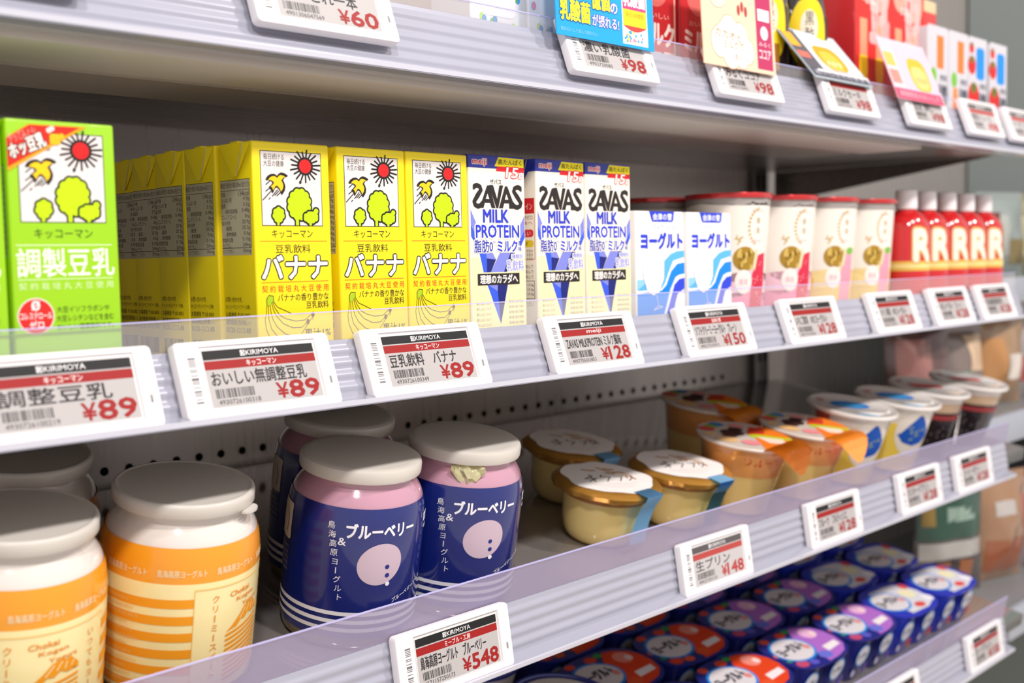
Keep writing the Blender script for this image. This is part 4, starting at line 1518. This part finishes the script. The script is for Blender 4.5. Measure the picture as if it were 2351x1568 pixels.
# ================================================================== yogurt drink cups on the middle shelf
def drinkcup(kind, label, group):
    t = thing('yogurt_drink_cup', label, 'drink cup', group)
    BODY = mat('f3ebe0', 0.3, coat=0.4, name='cream_cup_film')
    rf = lerp_profile([(27, 0), (28, 2), (35.4, 104)])
    m = MB()
    m.lathe([(25, 0), (27.8, 1), (28.4, 8), (31.5, 50), (35.2, 102), (35.8, 106)], BODY, 48, mats=[BODY] * 4 + [mat('b9b2ae', 0.3, name='grey_cup_rim')])
    a = Art()
    base = 'f090b0' if kind == 'pink' else 'f2cf6a'
    berry = 'd8304c' if kind == 'pink' else 'f0a0b4'
    pts = [(u, 27 + 5 * math.sin(u * .12) + (6 if abs(u) < 30 else 0)) for u in range(-100, 104, 4)]
    a.poly([(-100, 1)] + [(100, 1)] + pts[::-1], 'f6d0dc' if kind == 'pink' else 'f6e0a0', 0)
    a.poly([(-100, 1)] + [(100, 1)] + [(u, v * .55) for u, v in pts][::-1], base, 1)
    a.poly([(5, -4), (24, -4), (29, 28), (27, 52), (16, 50), (8, 34)], berry, 2)
    for k in range(20):
        rnd = random.Random(k + (50 if kind == 'pink' else 80))
        a.disc(9 + 15 * rnd.random(), 8 + 38 * rnd.random(), .8, 'f4a8b0', 3, n=7)
    a.disc(-1, 47, 13, 'a8842c', 2, 10)
    for k in range(16):
        rnd = random.Random(k)
        a.disc(-10 + 17 * rnd.random(), 40 + 14 * rnd.random(), 1.5, rnd.choice(['d8b860', '7c5c1c']), 3, 2.4, n=8)
    a.poly([(8, 38), (12, 38), (16, 54), (12, 55)], 'e8d8b0', 3)
    a.disc(-2, 28, 10, 'f8efe8', 3, 10)
    a.text('果実', -7, 25.5, 3, 30.5, 'f0a8b8', 4)
    if kind != 'pink':
        a.disc(22, 52, 7, '7cb84c', 3, 3.4)
        a.rect(-36, 14, -26, 28, 'f0c030', 2)
    a = a.shift(0, 8)
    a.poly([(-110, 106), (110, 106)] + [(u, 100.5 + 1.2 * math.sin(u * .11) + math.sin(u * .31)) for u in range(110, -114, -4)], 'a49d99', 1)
    # gold laurel and column lettering
    for k in range(12):
        an = R(100 + k * 13)
        a.disc(16 + 13 * math.cos(an), 81 + 15 * math.sin(an), 1.7, 'c9a24c', 2, .9, n=8, rot=an)
    a.vtext('果実', 14, 90, 6, 8, 'c8b088', 2)
    a.text('ヨーグルト', 6, 93, 22, 96, 'b8b0b4', 2)
    a.text('さわやか', 6, 68, 20, 71, 'f0b8c4', 2)
    for k in range(10):
        rnd = random.Random(k + 5)
        a.disc(-12 + 10 * rnd.random(), 66 + 8 * rnd.random(), .9, 'c8a860', 2, n=6)
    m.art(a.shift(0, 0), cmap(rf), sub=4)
    m.build('cup', t)
    m = MB()
    rnd = random.Random(5)
    wv = [rnd.uniform(-.5, .5) for _ in range(64)]
    m.lathe([(35.4, 104.6), (37.0, 105.0), (37.4, 107), (36.6, 109), (0.5, 109.4)], mat('cc2a2c', 0.2, metal=0.35, coat=0.5, name='red_foil_lid'), 64, wob=lambda i, k: wv[k] if i < 4 else 0)
    m.build('foil_lid', t)
    return t


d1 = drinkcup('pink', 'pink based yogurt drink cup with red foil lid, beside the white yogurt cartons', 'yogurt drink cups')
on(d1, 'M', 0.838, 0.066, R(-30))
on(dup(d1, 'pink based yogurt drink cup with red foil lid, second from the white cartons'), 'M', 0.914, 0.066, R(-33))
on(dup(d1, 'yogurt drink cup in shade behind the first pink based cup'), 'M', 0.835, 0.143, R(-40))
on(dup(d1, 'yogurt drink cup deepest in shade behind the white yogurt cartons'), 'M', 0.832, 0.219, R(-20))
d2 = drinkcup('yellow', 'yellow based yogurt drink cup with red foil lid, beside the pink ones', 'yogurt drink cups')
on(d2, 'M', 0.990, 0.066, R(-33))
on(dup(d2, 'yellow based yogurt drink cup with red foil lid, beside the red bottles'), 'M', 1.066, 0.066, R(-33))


def bottle(label, group):
    t = thing('drink_bottle', label, 'bottle', group)
    RB = mat('c4181c', 0.15, coat=0.9, name='red_bottle_plastic')
    m = MB()
    prof = [(17, 0), (20, 1), (22, 4), (22.4, 20), (22.4, 80), (21.6, 86), (18.5, 92), (13, 97), (9.6, 100), (9.2, 102)]
    m.lathe(prof, RB, 40)
    m.build('body', t)
    m = MB()
    rf = lerp_profile([(22.5, 4), (22.5, 82)])
    m.lathe([(22.5, 5), (22.55, 30), (22.5, 80)], mat('d01c22', 0.25, coat=0.6, name='red_bottle_label'), 40, cap0=False, cap1=False)
    a = Art()
    for c in (2, 74):
        a.text('R', c - 16, 50, c + 19, 79, 'f1e6d6', 2, 0.06, out='d2a44c', outw=0.05)
    a.rect(-80, 39, 80, 48.5, 'e2b856', 1)
    a.rect(-80, 42, 80, 45.5, 'f0d890', 2)
    m.art(a, cmap(rf), sub=4)
    m.build('label_wrap', t)
    m = MB()
    m.lathe([(10.6, 101), (10.8, 102), (10.8, 118), (10.3, 119.6), (9.4, 120.2), (0.5, 120.4)], mat('efe9ea', 0.3, coat=0.3, name='white_bottle_cap'), 36)
    m.build('cap', t)
    return t


bt = bottle('red drink bottle with white cap, directly beside the drink cups', 'red drink bottles')
for i, (x, y) in enumerate(((1.1288, 0.045), (1.1755, 0.046), (1.2230, 0.045), (1.2705, 0.045), (1.318, 0.045))):
    o = bt if i == 0 else dup(bt, 'red drink bottle with white cap, %s from the drink cups' % ('', 'second', 'third', 'fourth', 'fifth')[i])
    on(o, 'M', x, y, R(-25))


# ================================================================== lowest shelf: wide yogurt packs
def pack(kind, label, group):
    t = thing('yogurt_pack', label, 'yogurt pack', group)
    side, film, blob = {'red': ('1c2470', 'e2441c', 'f09080'), 'purple': ('1e2272', 'b06cc8', 'f0b8dc'), 'blue': ('2230a8', '2a34b8', 'f0e6c8')}[kind]
    W_, D_, H_ = 0.0985, 0.066, 0.046
    S = mat(side, 0.25, coat=0.4, name='yogurt_cup_print')
    for sx in (-1, 1):
        m = MB()
        vs, fs = [], []
        n = 28

        def sq(a, hw, hd):
            c, s = math.cos(a), math.sin(a)
            e = .55
            return (sx * .0245 + hw * math.copysign(abs(c) ** e, c), hd * math.copysign(abs(s) ** e, s))
        for z, k in ((0, .80), (.002, .84), (.030, .94), (.044, 1.0)):
            for j in range(n):
                x, y = sq(2 * PI * j / n, .0228 * k, .028 * k)
                vs.append((x, y, z))
        for i in range(3):
            for j in range(n):
                fs.append([i * n + j, i * n + (j + 1) % n, (i + 1) * n + (j + 1) % n, (i + 1) * n + j])
        fs.append(list(range(n))[::-1])
        m.add(vs, fs, S, True)
        a = Art()
        a.disc(0, 26, 14, '2a8fe0', 1, 12).disc(0, 26, 12.4, 'e6e4ea', 2, 10.4)
        a.text('ヨーグルト', -10, 23, 10, 29, '3a3a52', 3, 0.03)
        a.disc(14, 10, 5, 'd84a2c' if kind != 'purple' else '6a4ab0', 3).disc(-13, 9, 4, '3f9a3c' if kind == 'red' else 'd8d4e8', 3)

        def fm(u, v, l, sx=sx):
            k = .80 + .2 * v / 44
            return (sx * .0245 + u * .001 * k, -.028 * k - 8e-5 * (l + 1) - .0003, v * .001)
        m.art(a, fm)
        m.build('cup', t)
    m = MB()
    rnd = random.Random(3)
    pts = []
    for j in range(56):
        a = 2 * PI * j / 56
        c, s = math.cos(a), math.sin(a)
        ex = .62 if c > 0 else .72
        pts.append((W_ / 2 * math.copysign(abs(c) ** ex, c), D_ / 2 * math.copysign(abs(s) ** .68, s)))
    n = len(pts)
    vs = [(x, y, .044) for x, y in pts] + [(x, y, .0456) for x, y in pts]
    m.add(vs, [list(range(n))[::-1], [n + i for i in range(n)]] + [[i, (i + 1) % n, n + (i + 1) % n, n + i] for i in range(n)], mat({'red': '232c80', 'purple': '2a2c86', 'blue': '2a36c0'}[kind], 0.28, coat=0.5, name='pack_lid_film'))
    a = Art()
    # coloured right part, white oval with a blue border on the left
    if kind != 'blue':
        a.poly([(-4, -31.4), (14, -30.8), (30, -27.5), (42, -19), (47.6, -6), (47.6, 6), (42, 17), (30, 25), (18, 28), (6, 16)], film, 1)
        a.disc(28, 12, 10, blob, 2, 9).disc(33, 9, 4, 'f4d8d4', 3)
        a.poly([(14, -20), (38, -18), (40, -10), (16, -11)], 'efe6e8', 2)
        for cx, cy, r, c in ((-34, -20, 8, 'd8402c' if kind == 'red' else 'c04a70'), (-20, -24, 6, 'e05a34' if kind == 'red' else '5a58c0'), (-42, 2, 5, 'e8684c'), (-2, 24, 7, 'd84a2c'), (10, 26, 5, '3f9a3c'), (-28, 25, 6, 'd8503c'), (-40, -10, 4, '3f9a3c'), (4, -22, 9, '6a70d0' if kind == 'purple' else 'e2542c')):
            a.disc(cx, cy, r, c, 2, r * .7, n=14)
    else:
        a.poly([(-20, -27), (14, -28), (30, -24), (40, -14), (44, 0), (40, 14), (30, 22), (14, 25), (-20, 25)], 'd8d6de', 1)
        a.disc(24, 2, 11, 'efe4bc', 2, 9).disc(38, 14, 6, 'dc4a3c', 2).disc(10, -20, 9, 'dc4a44', 2, 5)
        a.disc(36, -16, 7, 'f2eef4', 2)
    a.disc(-17, 1, 27, '1c86dc', 3, 21).disc(-17, 1, 24.4, 'dcd4d8', 4, 18.4)
    a.text('ヨーグルト', -37, -4, 2, 9, '3a3846', 5, 0.05, slope=0.02)
    a.disc(1, -3, 4, 'e08a84', 5)
    m.art(a, tmap(0, 0, 0.0456))
    m.build('lid_film', t)
    return t


_pk = {k: None for k in ('red', 'purple', 'blue')}
ROWN = ('front', 'second', 'third', 'fourth')
COLS = [(0.768, 'red', 'strawberry yogurt pack with red lid, left column'), (0.868, 'red', 'strawberry yogurt pack with red lid, right column'),
        (0.968, 'purple', 'berry yogurt pack with purple lid, left column'), (1.068, 'purple', 'berry yogurt pack with purple lid, right column'),
        (1.165, 'blue', 'plain yogurt pack with blue lid, left column'), (1.265, 'blue', 'plain yogurt pack with blue lid, right column')]
for x, kd, lb in COLS:
    for r_ in range(4):
        if (kd, x, r_) in (('red', .768, 0),):
            pass
        lab = '%s, %s row from the front' % (lb, ROWN[r_])
        if _pk[kd] is None:
            _pk[kd] = o = pack(kd, lab, kd + ' lidded yogurt packs')
        else:
            o = dup(_pk[kd], lab)
        on(o, 'B', x + 0.002 * r_ - .012, 0.073 + 0.069 * r_)


def tub(label):
    t = thing('yogurt_tub', label, 'yogurt tub', 'round navy rimmed yogurt tubs')
    m = MB()
    m.lathe([(34, 0), (37, 1), (44, 50), (45, 54)], mat('e6e0dc', 0.3, coat=0.4, name='white_tub'), 48)
    m.build('tub', t)
    m = MB()
    m.lathe([(45.2, 52), (46.8, 52.4), (47, 56), (45.8, 57.6), (43.6, 57.4), (43, 56.2), (0.5, 56.2)], mat('2c3488', 0.3, coat=0.4, name='navy_tub_rim'), 64)
    a = Art()
    a.disc(0, 0, 39, 'e3dcd8', 0, n=40)
    a.text('ヨーグルト', -20, -4, 20, 8, '7a6a80', 1, 0.02)
    a.disc(-18, -18, 7, 'd05a4c', 1)
    m.art(a, tmap(0, 0, 0.0562))
    m.build('lid', t)
    return t


t1 = tub('round navy rimmed yogurt tub at the bottom edge, beside the red lidded packs')
on(t1, 'B', 0.668, 0.118)
on(dup(t1, 'round navy rimmed yogurt tub behind the ¥548 price tag'), 'B', 0.660, 0.222)


# ================================================================== upper shelf
def cart_u(name, label, w, d, h, col, art=None, side=None, **k):
    return brick(name, label, w, d, h, mat(col, 0.38, coat=0.2, name='printed_board'), art, side, seam=False, **k)


def drops_art():
    a = Art()
    rnd = random.Random(9)
    for k in range(46):
        a.disc(3 + 43 * rnd.random(), 3 + 90 * rnd.random(), 2.1, rnd.choice(['a8cf3c', '4fae5c', '4f9ce0', 'f2d65a', 'f0a0b8', '8fd0f0', '3c8ac8']), 1, 2.7, n=12)
    a.rrect(10, 26, 40, 48, 5, 'f2f0f4', 2)
    a.text('濃い乳酸菌', 12, 52, 40, 58, '4a5ac0', 2, 0.02)
    return a


u1 = cart_u('drink_carton', 'white lactic drink carton with coloured dots, left of the two', 0.0495, 0.036, 0.118, 'efedf0', drops_art(), group='white dotted drink cartons')
on(u1, 'U', 0.5045 + HW, 0.048)
on(dup(u1, 'white lactic drink carton with coloured dots, behind the blue card'), 'U', 0.5565 + HW, 0.048)


def cocoa_art():
    a = Art()
    a.rect(1.2, 1.2, 48.3, 116, 'c2262c', 0)
    a.text('おいしい', 12, 47, 40, 51, 'f0b8b0', 1)
    a.text('ミルク', 6, 28, 46, 44, 'f4e4dc', 1, 0.04)
    a.text('ココア', 6, 8, 46, 23, 'f4e4dc', 1, 0.04)
    a.rect(46.4, 2, 47.6, 116, 'f2d0b8', 1)
    a.disc(24, 70, 15, 'd86a64', 1)
    return a


q1 = cart_u('cocoa_carton', 'red milk cocoa carton between the blue and cream cards, left one', 0.0495, 0.036, 0.118, 'a81c22', cocoa_art(), group='red milk cocoa cartons')
on(q1, 'U', 0.668 + HW, 0.048)
on(dup(q1, 'red milk cocoa carton beside the cream card, right one'), 'U', 0.7215 + HW, 0.048)


def dark_bottle(label):
    t = thing('vinegar_drink_bottle', label, 'bottle', 'dark bottles with yellow labels')
    m = MB()
    m.lathe([(22, 0), (27, 1), (28, 5), (28, 80), (26, 96), (18, 116), (13, 130), (13, 140)], mat('241c18', 0.1, coat=1, name='dark_glass'), 40)
    m.build('body', t)
    a = Art()
    a.disc(0, 66, 26, 'f2d01c', 1, 32).disc(0, 72, 12, 'e8dcc4', 2, 15)
    a.vtext('黒酢', 0, 86, 14, 14, '2a2420', 3, 0.03)
    a.rect(-15, 30, -6, 52, 'c9861c', 2).rect(5, 28, 14, 50, 'a8701c', 2)
    m = MB()
    rf = lerp_profile([(28.2, 18), (28.2, 98)])
    m.lathe([(28.15, 20), (28.2, 60), (28.15, 82)], mat('2e2622', 0.3, name='black_label'), 40, cap0=False, cap1=False)
    m.art(a, cmap(lambda z: 28.3), sub=4)
    m.build('label_wrap', t)
    m = MB()
    m.lathe([(15, 138), (15, 156), (13, 158), (0.5, 158)], mat('c9a23c', 0.3, metal=0.5, name='gold_cap'), 32)
    m.build('cap', t)
    return t


v1 = dark_bottle('dark bottle with yellow oval label, right one beside the red cartons')
on(v1, 'U', 0.942, 0.062, R(-34))
on(dup(v1, 'dark bottle with yellow oval label, left one behind the cream card'), 'U', 0.876, 0.062, R(-34))


def tall_art():
    a = Art()
    a.rect(1.5, 1.5, 72, 210, 'd8302c', 0)
    for cx, cz in ((18, 128), (54, 120)):
        a.disc(cx, cz, 14, 'e8a08c', 1, 20).disc(cx, cz, 6, 'd8604c', 2, 8)
    a.text('豆乳', 30, 70, 66, 150, 'f0b4b0', 2, 0.03)
    for cx in (16, 48):
        a.disc(cx, 48, 8, 'f6cf1c', 1, 22).rect(cx - 7, 58, cx + 7, 92, 'f09c78', 1).rrect(cx - 8, 4, cx + 8, 30, 3, 'f4c8b8', 2)
    a.text('調製', 20, 106, 40, 114, 'f6e2dc', 3)
    return a


rt_ = cart_u('tall_soy_milk_carton', 'tall red carton with two drink glasses pictured, nearest the dark bottles', 0.073, 0.070, 0.19, 'c8262a', tall_art(), None, group='tall red cartons')
on(rt_, 'U', 1.006 + .0365, 0.072)
on(dup(rt_, 'tall red carton in the middle of the tall red group'), 'U', 1.0815 + .0365, 0.074)
tn = cart_u('tall_soy_milk_carton', 'red carton with tan top, last of the tall red group', 0.052, 0.070, 0.134, 'd0302c', None, None, bands=[(0.122, mat('d8bd94', 0.5, name='tan_top_board'))], group='tall red cartons')
on(tn, 'U', 1.156 + .026, 0.085)


def veg_art(kind):
    a = Art()
    a.rect(1.2, 1.2, 48.3, 102, 'cbc8ce', 0)
    if kind == 'carrot':
        a.poly([(22, 60), (38, 60), (38, 93), (22, 93)], 'ee7a34', 1)
        a.poly([(8, 8), (26, 8), (22, 44), (12, 44)], 'f08a48', 1)
        a.disc(14, 52, 7, '74b83c', 1, 8)
    else:
        a.rrect(20, 58, 42, 92, 5, '1c8ae8', 1)
        for cx, cz, r in ((9, 72, 10), (14, 40, 14), (8, 90, 6)):
            a.disc(cx, cz, r, 'd2241c', 2).disc(cx, cz + r * .6, r * .4, '2f7a2c', 3)
    a.text('100', 28, 24, 46, 44, '4a4c58', 2, 0.04)
    a.text('野菜', 30, 48, 46, 54, '5a5c68', 2, 0.02)
    a.rect(1.2, 1.2, 48.3, 6, '8f9cd8', 1)
    return a


NM = ('carrot picture, nearest the tall red cartons', 'carrot picture, next to the tomato ones', 'tomato and blue panel, next to the carrot ones', 'tomato and blue panel, last at the end')
for i, (x, kd) in enumerate(((1.1425, 'carrot'), (1.1925, 'carrot'), (1.2425, 'tomato'), (1.2985, 'tomato'))):
    if i % 2 == 0:
        vv = cart_u('vegetable_juice_box', 'small white juice box with ' + NM[i], 0.0475, 0.032, 0.100, 'c2bfc5', veg_art(kd), group='vegetable juice boxes')
        o = vv
    else:
        o = dup(vv, 'small white juice box with ' + NM[i])
    on(o, 'U', x + .024, 0.030 + .016)

# ================================================================== neighbouring case beyond the end of the shelves
NB = 1.42
mb = MB()
mb.box(2.0, 2.03, -0.10, BY, 0.3, 2.1, mat('868f8d', 0.4, noise=0.06, scale=3, name='grey_green_side_panel'))
struct(mb.build('wall_right'))


def nshelf(label, z, y0):
    t = thing('display_shelf', label, 'shelf')
    place(t, NB, 0, z)
    m = MB()
    m.box(0, 0.575, y0, BY - .002, -0.016, 0, mat('8e9092', 0.35, metal=0.3, name='neighbour_shelf_metal'), 0.002)
    m.build('deck', t)
    m = MB()
    m.box(0, 0.575, y0 - .012, y0 - .002, -0.03, 0.008, mat('a4a8b2', 0.3, name='neighbour_rail'), 0.003)
    m.build('price_rail', t)
    return t


nshelf('grey shelf of the next case, behind the coffee jelly cups', 1.03, 0.10)
nshelf('grey shelf of the next case, beyond the blue lidded packs', 0.80, 0.06)
nshelf('grey shelf of the next case, beyond the red bottles', 1.205, 0.13)


def pouch(label, x, y, z, w, h, d, film, patches, rz=0.0, lean=0.0, cat='food pouch', seed=1):
    """sealed pillow pack standing on a shelf"""
    t = thing('food_pouch', label, cat)
    rnd = random.Random(seed)
    nx, nz = 14, 14
    m = MB()
    FM = mat(film, 0.16, coat=1.0, noise=0.18, scale=30, name='pouch_film')

    def pt(u, v, s):
        e = max(0.0, (1 - abs(2 * u - 1) ** 3)) * max(0.0, math.sin(PI * min(1, max(0, (v - .04) / .92))) ** .6)
        b = .5 * d * e * (1 + .16 * math.sin(u * 13 + seed) * math.sin(v * 9 + seed * 2))
        return ((u - .5) * w, -b if s < 0 else b, v * h)
    for s in (-1, 1):
        vs = [pt(i / nx, k / nz, s) for k in range(nz + 1) for i in range(nx + 1)]
        fs = []
        for k in range(nz):
            for i in range(nx):
                q = [k * (nx + 1) + i, k * (nx + 1) + i + 1, (k + 1) * (nx + 1) + i + 1, (k + 1) * (nx + 1) + i]
                fs.append(q if s < 0 else q[::-1])
        m.add(vs, fs, FM, True)
    for (u0, v0, u1, v1, c) in patches:
        n = 8
        vs = [(lambda p: (p[0], p[1] - .0006, p[2]))(pt(u0 + (u1 - u0) * i / n, v0 + (v1 - v0) * k / n, -1)) for k in range(n + 1) for i in range(n + 1)]
        fs = [[k * (n + 1) + i, k * (n + 1) + i + 1, (k + 1) * (n + 1) + i + 1, (k + 1) * (n + 1) + i] for k in range(n) for i in range(n)]
        m.add(vs, fs, mat(c, 0.3, coat=0.7, name='pouch_print'), True)
    m.build('pouch', t)
    m = MB()
    m.box(-w / 2, w / 2, -.0006, .0006, h - .002, h + .010, mat(film, 0.2, coat=0.8, name='seal_film'))
    m.build('top_seal', t)
    t.matrix_world = Matrix.Translation((x, y, z + .0006)) @ Matrix.Rotation(rz, 4, 'Z') @ Matrix.Rotation(lean, 4, 'X')
    return t


PCH = [  # label, x, y, z, w, h, d, film, patches
    ('sausage pouch with dark green header and pale label strip', 1.475, 0.150, 0.80, 0.115, 0.19, 0.03, '4a4240', [(.02, .40, .98, .80, '0d4632'), (.04, .26, .96, .38, 'b4b0a9'), (.3, .52, .8, .62, '8fa89a'), (.06, .50, .22, .68, '8a6c1c'), (.25, .03, .45, .24, '9c5a30'), (.6, .03, .8, .24, 'a0623a')]),
    ('brown sausage pouch beside the green header pouch', 1.59, 0.130, 0.80, 0.095, 0.14, 0.04, '9c7454', [(.1, .1, .9, .42, '9a5634'), (.2, .66, .6, .8, 'b8b0aa')]),
    ('clear film pouch with rosy ham on the low shelf', 1.69, 0.120, 0.80, 0.09, 0.12, 0.04, '9a8e92', [(.1, .5, .6, .9, 'b8605c'), (.3, .1, .9, .4, '7a4a48')]),
    ('pouch with teal label on the low shelf', 1.79, 0.120, 0.80, 0.09, 0.14, 0.04, '8c929c', [(.15, .5, .85, .9, '3f7a68'), (.1, .1, .6, .4, 'c4706c')]),
    ('pale lilac film pouch at the far end of the low shelf', 1.90, 0.110, 0.80, 0.11, 0.13, 0.04, 'a4a4bc', [(.1, .2, .9, .5, 'a8a6c4'), (.2, .66, .5, .9, '9c4a48')]),
    ('rosy ham pouch directly behind the last coffee jelly cup', 1.475, 0.190, 1.03, 0.10, 0.13, 0.04, '6a4c48', [(.1, .3, .6, .8, 'a87068'), (.5, .6, .95, .95, '5a4240')]),
    ('clear pouch of ham slices with green label', 1.58, 0.180, 1.03, 0.09, 0.11, 0.04, '7c6c66', [(.1, .1, .5, .5, '3f8a68'), (.5, .5, .95, .95, 'd8b898')]),
    ('tan bread like pouch on the next case shelf', 1.68, 0.170, 1.03, 0.09, 0.12, 0.04, 'a08060', [(.1, .2, .5, .8, 'b8824c'), (.55, .3, .9, .6, 'e0d4c8')]),
    ('white pouch with red spots on the next case shelf', 1.785, 0.160, 1.03, 0.10, 0.13, 0.04, 'a39c9a', [(.1, .2, .5, .5, 'b8605c'), (.5, .6, .8, .85, 'a04844')]),
    ('silvery film pouch at the far end of the next case', 1.90, 0.150, 1.03, 0.10, 0.13, 0.04, '9ca0a8', [(.2, .2, .8, .45, '9a6a64'), (.2, .6, .6, .9, '6a8a80')]),
    ('dark maroon pouch right of the red bottles', 1.530, 0.150, 1.205, 0.11, 0.085, 0.04, '6a2a24', [(.1, .1, .9, .4, '4a1c18'), (.1, .5, .9, .60, 'c8965c')]),
    ('dusky red pouch second from the red bottles', 1.64, 0.195, 1.205, 0.10, 0.11, 0.04, '74443c', [(.1, .3, .9, .6, '8a4a40'), (.2, .7, .8, .9, 'b8a49c')]),
    ('grey green pouch third from the red bottles', 1.745, 0.190, 1.205, 0.10, 0.12, 0.04, '8a9490', [(.1, .3, .5, .8, 'a4a8a0'), (.5, .2, .9, .5, '7a6a3c')]),
    ('olive pouch fourth from the red bottles', 1.85, 0.190, 1.205, 0.10, 0.12, 0.04, '8a8468', [(.1, .3, .5, .8, 'b0a888'), (.5, .2, .9, .5, 'a8703c')]),
]
for i, (lb, x, y, z, w_, h_, d_, fl, pa) in enumerate(PCH):
    pouch(lb, x, y, z, w_, h_, d_, fl, pa, R(-22 + 7 * math.sin(i * 2.3)), R(3 * math.sin(i)), seed=i + 1)
